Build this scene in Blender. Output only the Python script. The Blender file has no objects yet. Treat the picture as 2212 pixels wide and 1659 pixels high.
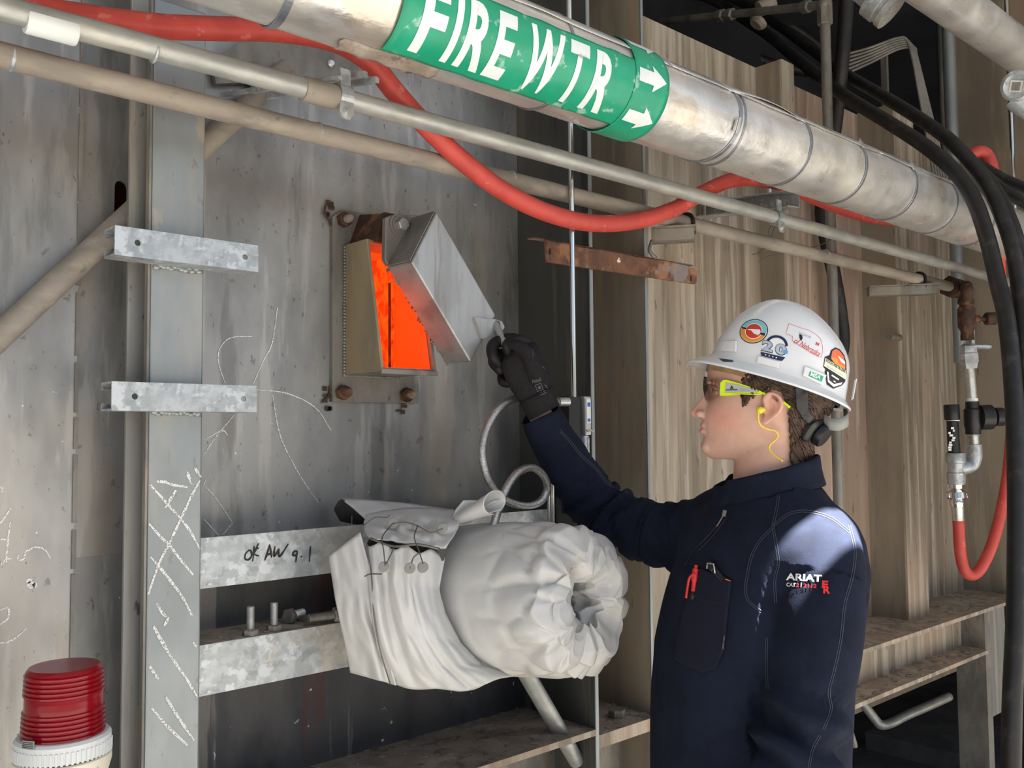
import bpy, bmesh, math, random
import numpy as np
from mathutils import Vector, Matrix, noise
from mathutils.bvhtree import BVHTree

random.seed(7)
sc = bpy.context.scene
COL = sc.collection

# ------------------------------------------------------------------ camera
FPX = 2000.0
YAW, PITCH, ROLL = math.radians(42.3), math.radians(3.2), math.radians(0.5)
CAM = Vector((0, -1.5, 1.65))
FW = Vector((math.sin(YAW)*math.cos(PITCH), math.cos(YAW)*math.cos(PITCH), math.sin(PITCH)))
_r0 = Vector((math.cos(YAW), -math.sin(YAW), 0)); _u0 = _r0.cross(FW)
RT = _r0*math.cos(ROLL) - _u0*math.sin(ROLL)
UP = _u0*math.cos(ROLL) + _r0*math.sin(ROLL)
cd = bpy.data.cameras.new('camera'); cam = bpy.data.objects.new('camera', cd); COL.objects.link(cam)
cd.sensor_width = 36; cd.lens = 36*FPX/2212; cd.clip_start = .02
cam.matrix_world = Matrix(((RT.x, UP.x, -FW.x, CAM.x), (RT.y, UP.y, -FW.y, CAM.y), (RT.z, UP.z, -FW.z, CAM.z), (0, 0, 0, 1)))
sc.camera = cam

# ------------------------------------------------------------------ sky, sun, exposure
SUN_EL, SUN_AZ = math.radians(60), math.radians(145)      # azimuth clockwise from +Y
TO_SUN = Vector((math.sin(SUN_AZ)*math.cos(SUN_EL), math.cos(SUN_AZ)*math.cos(SUN_EL), math.sin(SUN_EL)))
w = bpy.data.worlds.new('sky'); sc.world = w; w.use_nodes = True
nt = w.node_tree
sky = nt.nodes.new('ShaderNodeTexSky'); sky.sky_type = 'NISHITA'; sky.sun_disc = False
sky.sun_elevation = SUN_EL; sky.sun_rotation = SUN_AZ; sky.air_density = 1.0; sky.dust_density = 3.0; sky.ozone_density = 0.6
bg = nt.nodes['Background']; bg.inputs['Strength'].default_value = 0.22
nt.links.new(sky.outputs[0], bg.inputs[0])
sl = bpy.data.lights.new('sun', 'SUN'); sl.energy = 105.0; sl.angle = 0.006; sl.color = (1.0, .97, .92)
so = bpy.data.objects.new('sun', sl); COL.objects.link(so); so.location = (3, -6, 9)
so.rotation_euler = TO_SUN.to_track_quat('Z', 'Y').to_euler()
sc.view_settings.view_transform = 'Standard'; sc.view_settings.look = 'None'
sc.view_settings.exposure = -0.15; sc.view_settings.gamma = 1.0; sc.view_settings.use_curve_mapping = False

# ------------------------------------------------------------------ pixel -> place
def ray(x, y): return FW + RT*((x-1106)/FPX) + UP*((829.5-y)/FPX)
def PY(x, y, v): d = ray(x, y); return CAM + d*((v-CAM.y)/d.y)
def PX(x, y, v): d = ray(x, y); return CAM + d*((v-CAM.x)/d.x)
def PZ(x, y, v): d = ray(x, y); return CAM + d*((v-CAM.z)/d.z)
def PD(x, y, v): return CAM + ray(x, y)*v

# ------------------------------------------------------------------ materials
MATS = {}
def mat(name, c1, c2=None, rough=.5, metal=0., ns=6., st=(1, 1, 1), bump=0., bs=80., bst=(1, 1, 1), layers=(), rvar=0.,
        emit=None, trans=0., alpha=None, coat=0., spec=.5, sss=0., sheen=0., ior=1.45):
    """layers: (colour, scale, stretch, lo, hi, strength)  thresholded noise laid over the base colour"""
    m = bpy.data.materials.new(name); m.use_nodes = True; MATS[name] = m
    t = m.node_tree; N = t.nodes; L = t.links; b = N['Principled BSDF']
    tc = N.new('ShaderNodeTexCoord')
    def nz(scale, stretch, detail=5, rough_=.6):
        mp = N.new('ShaderNodeMapping'); mp.inputs['Scale'].default_value = stretch
        L.new(tc.outputs['Object'], mp.inputs['Vector'])
        n = N.new('ShaderNodeTexNoise'); n.inputs['Scale'].default_value = scale
        n.inputs['Detail'].default_value = detail; n.inputs['Roughness'].default_value = rough_
        L.new(mp.outputs[0], n.inputs['Vector']); return n
    def ramp(src, lo, hi):
        r = N.new('ShaderNodeMapRange'); r.inputs['From Min'].default_value = lo; r.inputs['From Max'].default_value = hi
        r.interpolation_type = 'SMOOTHSTEP'; L.new(src, r.inputs['Value']); return r
    def mix(fac, a, c):
        x = N.new('ShaderNodeMix'); x.data_type = 'RGBA'
        L.new(fac, x.inputs[0])
        for s, v in ((x.inputs[6], a), (x.inputs[7], c)):
            if isinstance(v, tuple): s.default_value = (*v, 1)
            else: L.new(v, s)
        return x.outputs[2]
    col = c1
    if c2 is not None:
        n = nz(ns, st); col = mix(ramp(n.outputs[0], .39, .61).outputs[0], c1, c2)
    for (lc, s, stv, lo, hi, k) in layers:
        n = nz(s, stv)
        if s < 40: lo, hi = .5+(lo-.5)/1.7, .5+(hi-.5)/1.7
        r = ramp(n.outputs[0], lo, hi); r.inputs['To Max'].default_value = k
        col = mix(r.outputs[0], col, lc)
    if isinstance(col, tuple): b.inputs['Base Color'].default_value = (*col, 1)
    else: L.new(col, b.inputs['Base Color'])
    b.inputs['Roughness'].default_value = rough; b.inputs['Metallic'].default_value = metal
    if rvar:
        n = nz(ns*1.7, st); r = ramp(n.outputs[0], .3, .7)
        r.inputs['To Min'].default_value = max(.02, rough-rvar); r.inputs['To Max'].default_value = min(1, rough+rvar)
        L.new(r.outputs[0], b.inputs['Roughness'])
    if bump:
        n = nz(bs, bst, 4); bp = N.new('ShaderNodeBump'); bp.inputs['Strength'].default_value = bump; bp.inputs['Distance'].default_value = .004
        L.new(n.outputs[0], bp.inputs['Height']); L.new(bp.outputs[0], b.inputs['Normal'])
    b.inputs['IOR'].default_value = ior; b.inputs['Specular IOR Level'].default_value = spec
    if emit: b.inputs['Emission Color'].default_value = (*emit[0], 1); b.inputs['Emission Strength'].default_value = emit[1]
    if trans: b.inputs['Transmission Weight'].default_value = trans
    if coat: b.inputs['Coat Weight'].default_value = coat; b.inputs['Coat Roughness'].default_value = .15
    if sss:
        b.inputs['Subsurface Weight'].default_value = sss; b.inputs['Subsurface Radius'].default_value = (1, .35, .2); b.inputs['Subsurface Scale'].default_value = .006
    if sheen: b.inputs['Sheen Weight'].default_value = sheen; b.inputs['Sheen Roughness'].default_value = .5
    if alpha is not None: b.inputs['Alpha'].default_value = alpha
    return m

V = (1, 1, .12)     # vertical streak stretch
mat('steel_sheet', (.335, .335, .33), (.235, .235, .232), rough=.42, metal=.55, ns=5, st=(1, 1, .5), rvar=.08, bump=.12, bs=18, bst=(1, 1, .3), layers=(
    ((.15, .147, .143), 3.0, (1, 1, .3), .5, .68, .65), ((.44, .42, .385), 2.2, (1, 1, .35), .5, .66, .6),
    ((.10, .095, .09), 120, (1, 1, .4), .655, .71, .75), ((.70, .70, .68), 60, (1, 1, .8), .715, .735, .9), ((.50, .485, .455), 22, V, .58, .72, .4), ((.12, .117, .113), 14, (1, 1, .16), .60, .76, .5), ((.36, .31, .25), 6, (1, 1, .2), .6, .74, .45), ((.09, .085, .08), 45, (1, 1, .7), .64, .70, .5)))
mat('steel_sheet_dim', (.33, .325, .31), (.22, .215, .205), rough=.5, metal=.45, ns=4, st=V, rvar=.08, bump=.1, bs=30, layers=(
    ((.44, .39, .32), 14, (1, 1, .06), .55, .7, .6), ((.08, .075, .07), 60, (1, 1, .4), .635, .70, .8), ((.12, .11, .10), 9, (1, 1, .08), .58, .72, .6)))
mat('black_sheet', (.035, .038, .045), (.075, .075, .08), rough=.55, metal=.2, ns=5, st=(1, 1, .4), bump=.2, bs=40, layers=(
    ((.10, .025, .02), 7, (1, 1, .15), .60, .75, .7), ((.28, .26, .23), 16, (1, 1, .07), .66, .74, .6), ((.8, .78, .72), 70, (1, 1, .6), .69, .72, .9), ((.12, .115, .11), 3, (1, 1, .5), .5, .7, .6)))
mat('tan_sheet', (.40, .345, .27), (.27, .225, .17), rough=.62, metal=.1, ns=9, st=(1, 1, .07), rvar=.1, bump=.1, bs=40, bst=(1, 1, .2), layers=(
    ((.48, .43, .36), 30, (1, 1, .05), .5, .64, .7), ((.17, .135, .10), 22, (1, 1, .05), .53, .66, .6), ((.42, .30, .22), 3.5, (1, 1, .25), .52, .7, .45), ((.13, .10, .08), 55, (1, 1, .3), .64, .70, .7)))
mat('pink_sheet', (.42, .31, .24), (.32, .235, .18), rough=.62, metal=.1, ns=9, st=(1, 1, .07), bump=.1, bs=40, layers=(
    ((.55, .47, .38), 26, (1, 1, .05), .55, .7, .6), ((.25, .18, .13), 20, (1, 1, .05), .58, .72, .55), ((.13, .10, .08), 50, (1, 1, .3), .64, .70, .7)))
mat('brown_sheet', (.28, .235, .18), (.19, .16, .125), rough=.7, metal=.1, ns=7, st=(1, 1, .15), bump=.25, bs=60, layers=(
    ((.34, .29, .22), 14, (1, 1, .1), .55, .7, .6), ((.07, .055, .045), 40, (1, 1, .3), .66, .74, .7), ((.32, .20, .12), 5, (1, 1, .4), .6, .72, .4)))
mat('dark_sheet', (.085, .085, .08), (.055, .055, .052), rough=.5, metal=.4, ns=7, st=V, layers=(((.16, .14, .11), 20, (1, 1, .06), .57, .7, .6), ((.02, .02, .02), 12, (1, 1, .08), .6, .7, .6)))
mat('shade_black', (.012, .013, .017), (.02, .022, .03), rough=.8, ns=3)  # near-black colour standing in for the shade of unlit interiors
mat('galvanised', (.47, .50, .52), (.36, .385, .40), rough=.42, metal=.55, ns=45, rvar=.1, bump=.08, bs=70, layers=(
    ((.60, .63, .66), 26, (1, 1, 1), .54, .62, .7), ((.27, .295, .31), 32, (1, 1, 1), .55, .63, .6), ((.48, .42, .33), 6, (1, 1, .6), .58, .7, .45)))
mat('galvanised_plain', (.30, .33, .34), (.25, .275, .285), rough=.42, metal=.5, ns=5, st=(1, 1, .5), rvar=.08, bump=.05, bs=30, layers=(
    ((.36, .35, .33), 4, (1, 1, .3), .52, .68, .7), ((.18, .18, .18), 60, (1, 1, .4), .64, .70, .6), ((.5, .42, .30), 8, (1, 1, .5), .70, .76, .5)))
mat('conduit', (.47, .48, .46), (.37, .38, .365), rough=.45, metal=.5, ns=30, st=(.4, 1, 1), rvar=.08, bump=.15, bs=60, layers=(((.54, .50, .42), 9, (.5, 1, 1), .55, .7, .5), ((.24, .24, .23), 50, (1, 1, 1), .66, .74, .5)))
mat('dusty_pipe', (.33, .29, .245), (.23, .205, .175), rough=.72, metal=.2, ns=14, st=(.4, 1, 1), bump=.25, bs=70, layers=(((.42, .37, .31), 7, (.5, 1, 1), .55, .7, .6), ((.13, .12, .11), 40, (1, 1, 1), .64, .73, .6)))
mat('aluminium_jacket', (.76, .75, .73), (.66, .655, .65), rough=.36, metal=.75, ns=7, rvar=.12, bump=.5, bs=22, bst=(.6, 1, 1), layers=(
    ((.84, .80, .70), 5, (.4, 1, 1), .55, .72, .5), ((.48, .46, .44), 9, (.5, 1, 1), .62, .75, .45), ((.50, .37, .20), 6, (.5, 1, 1), .68, .78, .4), ((.22, .2, .18), 90, (1, 1, 1), .73, .78, .7)))
mat('band_steel', (.42, .44, .50), rough=.3, metal=.9)
mat('dark_gap', (.03, .03, .03), rough=.9)
mat('label_green', (.012, .29, .16), (.02, .34, .20), rough=.33, ns=8, layers=(((.42, .62, .52), 25, (1, 1, 1), .66, .76, .6), ((.02, .12, .08), 60, (1, 1, 1), .71, .76, .7)))
mat('label_white', (.76, .80, .80), (.70, .75, .75), rough=.38, ns=10, layers=(((.4, .42, .4), 60, (1, 1, 1), .70, .77, .5),))
mat('rust', (.20, .095, .055), (.115, .06, .04), rough=.85, metal=.2, ns=25, bump=.5, bs=90, layers=(((.34, .17, .085), 14, (1, 1, 1), .55, .7, .8), ((.27, .25, .24), 9, (1, 1, 1), .58, .68, .7), ((.05, .03, .025), 40, (1, 1, 1), .62, .72, .7)))
mat('rust_dark', (.085, .045, .03), (.05, .03, .022), rough=.7, metal=.4, ns=40, bump=.4, bs=120, layers=(((.22, .10, .05), 30, (1, 1, 1), .6, .72, .7),))
mat('weathered_iron', (.26, .245, .22), (.17, .16, .145), rough=.55, metal=.5, ns=12, st=(1, 1, .4), bump=.2, bs=60, layers=(((.38, .34, .28), 8, (1, 1, .3), .55, .7, .6), ((.10, .08, .065), 50, (1, 1, .6), .62, .73, .7)))
mat('heat_tinted', (.34, .27, .17), (.25, .21, .14), rough=.5, metal=.4, ns=9, st=(1, 1, .4), bump=.15, bs=60, layers=(((.20, .18, .15), 6, (1, 1, .5), .55, .7, .7), ((.42, .34, .22), 5, (1, 1, .4), .58, .7, .6), ((.09, .07, .05), 50, (1, 1, 1), .66, .74, .7)))
mat('door_steel', (.37, .375, .375), (.30, .30, .297), rough=.4, metal=.6, ns=10, st=(3, 1, .3), rvar=.07, bump=.12, bs=50, layers=(((.22, .205, .19), 18, (3, 1, .2), .6, .72, .5), ((.45, .46, .47), 5, (1, 1, .4), .55, .7, .5)))
mat('glow', (.3, .05, .01), rough=.9, emit=((1.0, .050, .002), 1.15))
mat('glow_strong', (.3, .05, .01), rough=.9, emit=((1.0, .12, .02), 9.))
mat('glow_rough', (.3, .05, .01), rough=.9, bump=.6, bs=60)
# hot refractory: brighter and darker orange in a coarse pattern of its own
def hot(name, s1, s2, scale, st):
    m = MATS[name]; t = m.node_tree; b = t.nodes['Principled BSDF']
    tc = t.nodes.new('ShaderNodeTexCoord'); mp = t.nodes.new('ShaderNodeMapping'); mp.inputs['Scale'].default_value = st
    n = t.nodes.new('ShaderNodeTexNoise'); n.inputs['Scale'].default_value = scale; n.inputs['Detail'].default_value = 6; n.inputs['Roughness'].default_value = .65
    r = t.nodes.new('ShaderNodeValToRGB'); e = r.color_ramp.elements
    e[0].position = .41; e[0].color = (.35, .008, .0005, 1); e[1].position = .50; e[1].color = (1.0, .052, .002, 1)
    x = e.new(.60); x.color = (1.0, .085, .004, 1)
    t.links.new(tc.outputs['Object'], mp.inputs[0]); t.links.new(mp.outputs[0], n.inputs['Vector']); t.links.new(n.outputs[0], r.inputs[0])
    t.links.new(r.outputs[0], b.inputs['Emission Color']); b.inputs['Emission Strength'].default_value = s1
hot('glow_rough', 1.2, 0, 55, (1, 1, .7))
mat('red_hose', (.56, .072, .056), (.48, .058, .046), rough=.5, ns=20, bump=.06, bs=300, layers=(((.68, .22, .19), 30, (1, 1, 1), .68, .76, .5), ((.30, .03, .025), 8, (1, 1, 1), .66, .76, .4)))
mat('black_hose', (.010, .010, .011), (.017, .0165, .016), rough=.5, ns=30, bump=.08, bs=200, layers=(((.06, .055, .05), 30, (1, 1, 1), .64, .74, .4),))
mat('chrome', (.72, .72, .72), rough=.15, metal=1.)
mat('braid', (.55, .54, .53), (.36, .36, .355), rough=.28, metal=.9, ns=300, bump=.3, bs=500)
mat('zinc', (.62, .63, .62), (.5, .51, .5), rough=.32, metal=.8, ns=30, layers=(((.33, .32, .3), 40, (1, 1, 1), .62, .72, .5),))
mat('brass', (.45, .30, .12), rough=.35, metal=.9)
mat('black_plastic', (.012, .012, .014), rough=.38)
mat('blanket', (.56, .56, .55), (.50, .50, .495), rough=.43, ns=4, bump=.10, bs=380, spec=.6, layers=(((.62, .60, .55), 3, (1, 1, 1), .55, .72, .5), ((.50, .42, .30), 7, (1, 1, 1), .72, .8, .5), ((.40, .40, .40), 60, (1, 1, 1), .72, .78, .4)))
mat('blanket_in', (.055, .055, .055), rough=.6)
mat('wire', (.16, .15, .14), rough=.5, metal=.7)
mat('lace_disc', (.33, .32, .29), rough=.45, metal=.5)
mat('chalk', (.74, .74, .72), rough=.95)
_t = MATS['chalk'].node_tree; _n = _t.nodes.new('ShaderNodeTexNoise'); _n.inputs['Scale'].default_value = 420; _n.inputs['Detail'].default_value = 3
_c = _t.nodes.new('ShaderNodeTexCoord'); _r = _t.nodes.new('ShaderNodeMapRange'); _r.inputs['From Min'].default_value = .36; _r.inputs['From Max'].default_value = .50
_t.links.new(_c.outputs['Object'], _n.inputs['Vector']); _t.links.new(_n.outputs[0], _r.inputs['Value']); _t.links.new(_r.outputs[0], _t.nodes['Principled BSDF'].inputs['Alpha'])
mat('ink', (.012, .012, .014), rough=.6)
mat('dust', (.33, .27, .22), (.23, .19, .155), rough=.95, ns=20, bump=.6, bs=70, layers=(((.12, .09, .075), 30, (1, 1, 1), .6, .7, .7), ((.42, .38, .33), 12, (1, 1, 1), .58, .7, .6)))
mat('concrete', (.36, .35, .33), (.28, .275, .26), rough=.9, ns=5, bump=.2, bs=60)
mat('dark_floor', (.13, .125, .12), (.09, .088, .085), rough=.9, ns=5)
mat('gravel', (.085, .079, .070), (.066, .062, .056), rough=.95, ns=9, bump=.3, bs=60)
mat('shade_roof_sheet', (.40, .40, .40), (.32, .32, .32), rough=.7, metal=.2, ns=5)
# ------------------------------------------------------------------ mesh helpers
def mesh_obj(name, verts, faces, m, parent=None, smooth=False, origin=None, auto=None):
    me = bpy.data.meshes.new(name)
    if parent is not None: org = parent['_o']; org = Vector(org)
    elif origin is not None: org = Vector(origin)
    else:
        a = np.array([tuple(v) for v in verts]); lo = a.min(0); hi = a.max(0)
        org = Vector(((lo[0]+hi[0])/2, (lo[1]+hi[1])/2, lo[2]))
    me.from_pydata([tuple(Vector(v)-org) for v in verts], [], [tuple(f) for f in faces])
    me.update()
    o = bpy.data.objects.new(name, me); COL.objects.link(o)
    if m: me.materials.append(MATS[m])
    if smooth:
        me.polygons.foreach_set('use_smooth', [True]*len(me.polygons))
        if auto: me.set_sharp_from_angle(angle=math.radians(auto))
    if parent is not None: o.parent = parent
    else: o.location = org
    o['_o'] = tuple(org)
    return o
def empty(name, loc):
    o = bpy.data.objects.new(name, None); COL.objects.link(o); o.location = loc; o['_o'] = tuple(loc); o.empty_display_size = .05
    return o
def tag(o, label, cat, group=None, kind=None):
    o['label'] = label
    if cat: o['category'] = cat
    if group: o['group'] = group
    if kind: o['kind'] = kind
    return o
def struct(o, label=None):
    o['kind'] = 'structure'
    if label: o['label'] = label
    return o

class MB:
    def __init__(s): s.v = []; s.f = []
    def add(s, v, f):
        n = len(s.v); s.v += [Vector(x) for x in v]; s.f += [tuple(i+n for i in q) for q in f]; return s
    def box(s, x0, x1, y0, y1, z0, z1, M=None):
        v = [Vector(p) for p in ((x0,y0,z0),(x1,y0,z0),(x1,y1,z0),(x0,y1,z0),(x0,y0,z1),(x1,y0,z1),(x1,y1,z1),(x0,y1,z1))]
        if M: v = [M @ p for p in v]
        return s.add(v, [(0,3,2,1),(4,5,6,7),(0,1,5,4),(1,2,6,5),(2,3,7,6),(3,0,4,7)])
    def prism(s, poly, ext):
        n = len(poly); a = [Vector(p) for p in poly]; e = Vector(ext)
        return s.add(a+[p+e for p in a], [tuple(range(n-1,-1,-1)), tuple(range(n,2*n))]+[(i,(i+1)%n,n+(i+1)%n,n+i) for i in range(n)])
    def tube(s, pts, r, seg=12, cap=True, closed=False):
        pts = [Vector(p) for p in pts]; n = len(pts)
        rr = r if hasattr(r, '__len__') else [r]*n
        T = []
        for i in range(n):
            a = pts[(i-1) % n] if closed or i > 0 else pts[i]; b = pts[(i+1) % n] if closed or i < n-1 else pts[i]
            T.append((b-a).normalized())
        up = Vector((0,0,1)) if abs(T[0].z) < .9 else Vector((1,0,0))
        nn = (up - T[0]*up.dot(T[0])).normalized(); base = len(s.v); vs = []; fs = []
        for i in range(n):
            nn = (nn - T[i]*nn.dot(T[i])); nn = nn.normalized() if nn.length > 1e-6 else Vector((1,0,0)); bb = T[i].cross(nn)
            for k in range(seg):
                a = 2*math.pi*k/seg; vs.append(pts[i] + nn*(math.cos(a)*rr[i]) + bb*(math.sin(a)*rr[i]))
        m = n if closed else n-1
        for i in range(m):
            j = (i+1) % n
            for k in range(seg):
                l = (k+1) % seg; fs.append((i*seg+k, i*seg+l, j*seg+l, j*seg+k))
        if cap and not closed: fs += [tuple(range(seg-1,-1,-1)), tuple((n-1)*seg+k for k in range(seg))]
        return s.add(vs, fs)
    def lathe(s, o, axis, prof, seg=24, ref=None, cap=True):
        """prof: list of (distance along axis, radius)"""
        o = Vector(o); ax = Vector(axis).normalized()
        up = Vector(ref) if ref else (Vector((0,0,1)) if abs(ax.z) < .9 else Vector((1,0,0)))
        n1 = (up-ax*up.dot(ax)).normalized(); n2 = ax.cross(n1); vs = []; fs = []; n = len(prof)
        for t, r in prof:
            for k in range(seg):
                a = 2*math.pi*k/seg; vs.append(o+ax*t+n1*(math.cos(a)*r)+n2*(math.sin(a)*r))
        for i in range(n-1):
            for k in range(seg):
                l = (k+1) % seg; fs.append((i*seg+k, i*seg+l, (i+1)*seg+l, (i+1)*seg+k))
        if cap: fs += [tuple(range(seg-1,-1,-1)), tuple((n-1)*seg+k for k in range(seg))]
        return s.add(vs, fs)
    def loft(s, rings, cap=True):
        n = len(rings); seg = len(rings[0]); vs = [p for r in rings for p in r]; fs = []
        for i in range(n-1):
            for k in range(seg):
                l = (k+1) % seg; fs.append((i*seg+k, i*seg+l, (i+1)*seg+l, (i+1)*seg+k))
        if cap: fs += [tuple(range(seg-1,-1,-1)), tuple((n-1)*seg+k for k in range(seg))]
        return s.add(vs, fs)
    def ball(s, c, r, seg=16, M=None):
        c = Vector(c); rx, ry, rz = r if hasattr(r, '__len__') else (r, r, r); rings = []
        for i in range(1, seg//2):
            a = math.pi*i/(seg//2); rings.append([Vector((rx*math.sin(a)*math.cos(2*math.pi*k/seg), ry*math.sin(a)*math.sin(2*math.pi*k/seg), -rz*math.cos(a))) for k in range(seg)])
        rings = [[(M @ p if M else p)+c for p in r_] for r_ in rings]
        return s.loft(rings)
    def build(s, name, m, parent=None, smooth=False, auto=None, origin=None):
        return mesh_obj(name, s.v, s.f, m, parent, smooth, origin, auto)

def box(name, x0, x1, y0, y1, z0, z1, m, parent=None, bev=0):
    o = MB().box(x0, x1, y0, y1, z0, z1).build(name, m, parent)
    if bev: bevel(o, bev)
    return o
def bevel(o, wdt, seg=2):
    b = o.modifiers.new('bevel', 'BEVEL'); b.width = wdt; b.segments = seg; b.limit_method = 'ANGLE'; b.angle_limit = math.radians(35)
def solidify(o, t, off=-1):
    b = o.modifiers.new('solid', 'SOLIDIFY'); b.thickness = t; b.offset = off
def spline(pts, n=12):
    """Catmull-Rom through the points"""
    p = [Vector(q) for q in pts]; p = [p[0]*2-p[1]] + p + [p[-1]*2-p[-2]]; out = []
    for i in range(1, len(p)-2):
        a, b, c, d = p[i-1:i+3]
        for k in range(n):
            t = k/n; out.append(.5*((2*b)+(c-a)*t+(2*a-5*b+4*c-d)*t*t+(3*b-a-3*c+d)*t**3))
    out.append(p[-2]); return out
def lerp_list(ys, tab):
    """tab: rows (key, v1, v2..) sorted by key -> interpolated rows (smooth)"""
    k = [r[0] for r in tab]; return np.array([[np.interp(y, k, [r[j] for r in tab]) for j in range(1, len(tab[0]))] for y in ys])
def plate(name, outer, holes, M, t, m, parent=None, bev=0):
    """flat plate with holes from a filled curve; M maps its plane (x, y) and thickness (z) into the world"""
    cu = bpy.data.curves.new(name, 'CURVE'); cu.dimensions = '2D'; cu.fill_mode = 'BOTH'; cu.extrude = t/2
    for poly in [outer]+list(holes):
        sp = cu.splines.new('POLY'); sp.points.add(len(poly)-1); sp.use_cyclic_u = True
        for q, p in zip(sp.points, poly): q.co = (p[0], p[1], 0, 1)
    tmp = bpy.data.objects.new(name, cu); COL.objects.link(tmp)
    dg = bpy.context.evaluated_depsgraph_get(); me = tmp.evaluated_get(dg).to_mesh()
    v = [M @ w_.co for w_ in me.vertices]; f = [tuple(p.vertices) for p in me.polygons]
    tmp.evaluated_get(dg).to_mesh_clear(); bpy.data.objects.remove(tmp); bpy.data.curves.remove(cu)
    return mesh_obj(name, v, f, m, parent)
def circ(cx, cy, r, n=16): return [(cx+r*math.cos(2*math.pi*k/n), cy+r*math.sin(2*math.pi*k/n)) for k in range(n)]
def slot(cx, y0, y1, r, n=8): return [(cx+r*math.cos(a), y1+r*math.sin(a)) for a in np.linspace(0, math.pi, n)]+[(cx+r*math.cos(a), y0+r*math.sin(a)) for a in np.linspace(math.pi, 2*math.pi, n)]
WALLM = Matrix(((1,0,0,0),(0,0,-1,0),(0,1,0,0),(0,0,0,1)))      # plate plane x,y -> world X,Z ; thickness towards -Y
def wallM(y): return Matrix.Translation((0, y, 0)) @ WALLM
def text_mesh(s, size=1., bold=0., extr=0., sx=1., shear=0., space=1.):
    cu = bpy.data.curves.new('txt', 'FONT'); cu.body = s; cu.size = size; cu.offset = bold; cu.shear = shear; cu.space_character = space; cu.resolution_u = 4
    cu.align_x = 'LEFT'
    tmp = bpy.data.objects.new('txt', cu); COL.objects.link(tmp)
    dg = bpy.context.evaluated_depsgraph_get(); me = tmp.evaluated_get(dg).to_mesh()
    bm = bmesh.new(); bm.from_mesh(me)
    tmp.evaluated_get(dg).to_mesh_clear(); bpy.data.objects.remove(tmp); bpy.data.curves.remove(cu)
    bmesh.ops.triangulate(bm, faces=bm.faces[:])
    v = [(q.co.x*sx, q.co.y) for q in bm.verts]; f = [tuple(w_.index for w_ in q.verts) for q in bm.faces]; bm.free()
    return v, f
def fit_text(s, x0, x1, y0, y1, bold=0., shear=0.):
    """text scaled to fill the rectangle"""
    v, f = text_mesh(s, 1., bold, shear=shear); a = np.array(v); lo = a.min(0); hi = a.max(0)
    a = (a-lo)/(hi-lo); return [(x0+p[0]*(x1-x0), y0+p[1]*(y1-y0)) for p in a], f
def subdiv2d(v, f, maxlen):
    """split the long edges of a flat triangle mesh so that it can be bent"""
    bm = bmesh.new(); vs = [bm.verts.new((p[0], p[1], 0)) for p in v]
    for q in f:
        try: bm.faces.new([vs[i] for i in q])
        except ValueError: pass
    for _ in range(6):
        e = [x for x in bm.edges if x.calc_length() > maxlen]
        if not e: break
        bmesh.ops.subdivide_edges(bm, edges=e, cuts=1); bmesh.ops.triangulate(bm, faces=[x for x in bm.faces if len(x.verts) > 3])
    bm.verts.index_update(); bm.verts.ensure_lookup_table()
    v2 = [(p.co.x, p.co.y) for p in bm.verts]; f2 = [tuple(x.index for x in q.verts) for q in bm.faces]; bm.free()
    return v2, f2
def hexhead(mb, o, axis, r, h, rot=0.):
    ax = Vector(axis).normalized(); up = Vector((0,0,1)) if abs(ax.z) < .9 else Vector((1,0,0))
    up = Matrix.Rotation(rot, 3, ax) @ up
    return mb.lathe(o, ax, [(0, r*.97), (h*.06, r), (h*.82, r), (h, r*.86)], 6, ref=up)
def fuse(parts, voxel, smooth=6, factor=.5):
    """several closed shells -> one continuous skin (returns verts, faces in world space)"""
    v = []; f = []
    for mb in parts:
        n = len(v); v += mb.v; f += [tuple(i+n for i in q) for q in mb.f]
    me = bpy.data.meshes.new('fuse'); me.from_pydata([tuple(p) for p in v], [], f); me.update()
    bm = bmesh.new(); bm.from_mesh(me); bmesh.ops.recalc_face_normals(bm, faces=bm.faces[:]); bm.to_mesh(me); bm.free()
    o = bpy.data.objects.new('fuse', me); COL.objects.link(o)
    r = o.modifiers.new('r', 'REMESH'); r.mode = 'VOXEL'; r.voxel_size = voxel; r.adaptivity = 0
    if smooth:
        s_ = o.modifiers.new('s', 'SMOOTH'); s_.factor = factor; s_.iterations = smooth
    dg = bpy.context.evaluated_depsgraph_get(); e = o.evaluated_get(dg).to_mesh()
    V_ = [p.co.copy() for p in e.vertices]; F_ = [tuple(p.vertices) for p in e.polygons]; N_ = [p.normal.copy() for p in e.vertices]
    o.evaluated_get(dg).to_mesh_clear(); bpy.data.objects.remove(o); bpy.data.meshes.remove(me)
    return V_, F_, N_
def arc_pts(c, a, b, r, a0, a1, n=16):
    c = Vector(c); a = Vector(a); b = Vector(b)
    return [c+a*(r*math.cos(t))+b*(r*math.sin(t)) for t in np.linspace(a0, a1, n)]
X_, Y_, Z_ = Vector((1,0,0)), Vector((0,1,0)), Vector((0,0,1))
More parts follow.
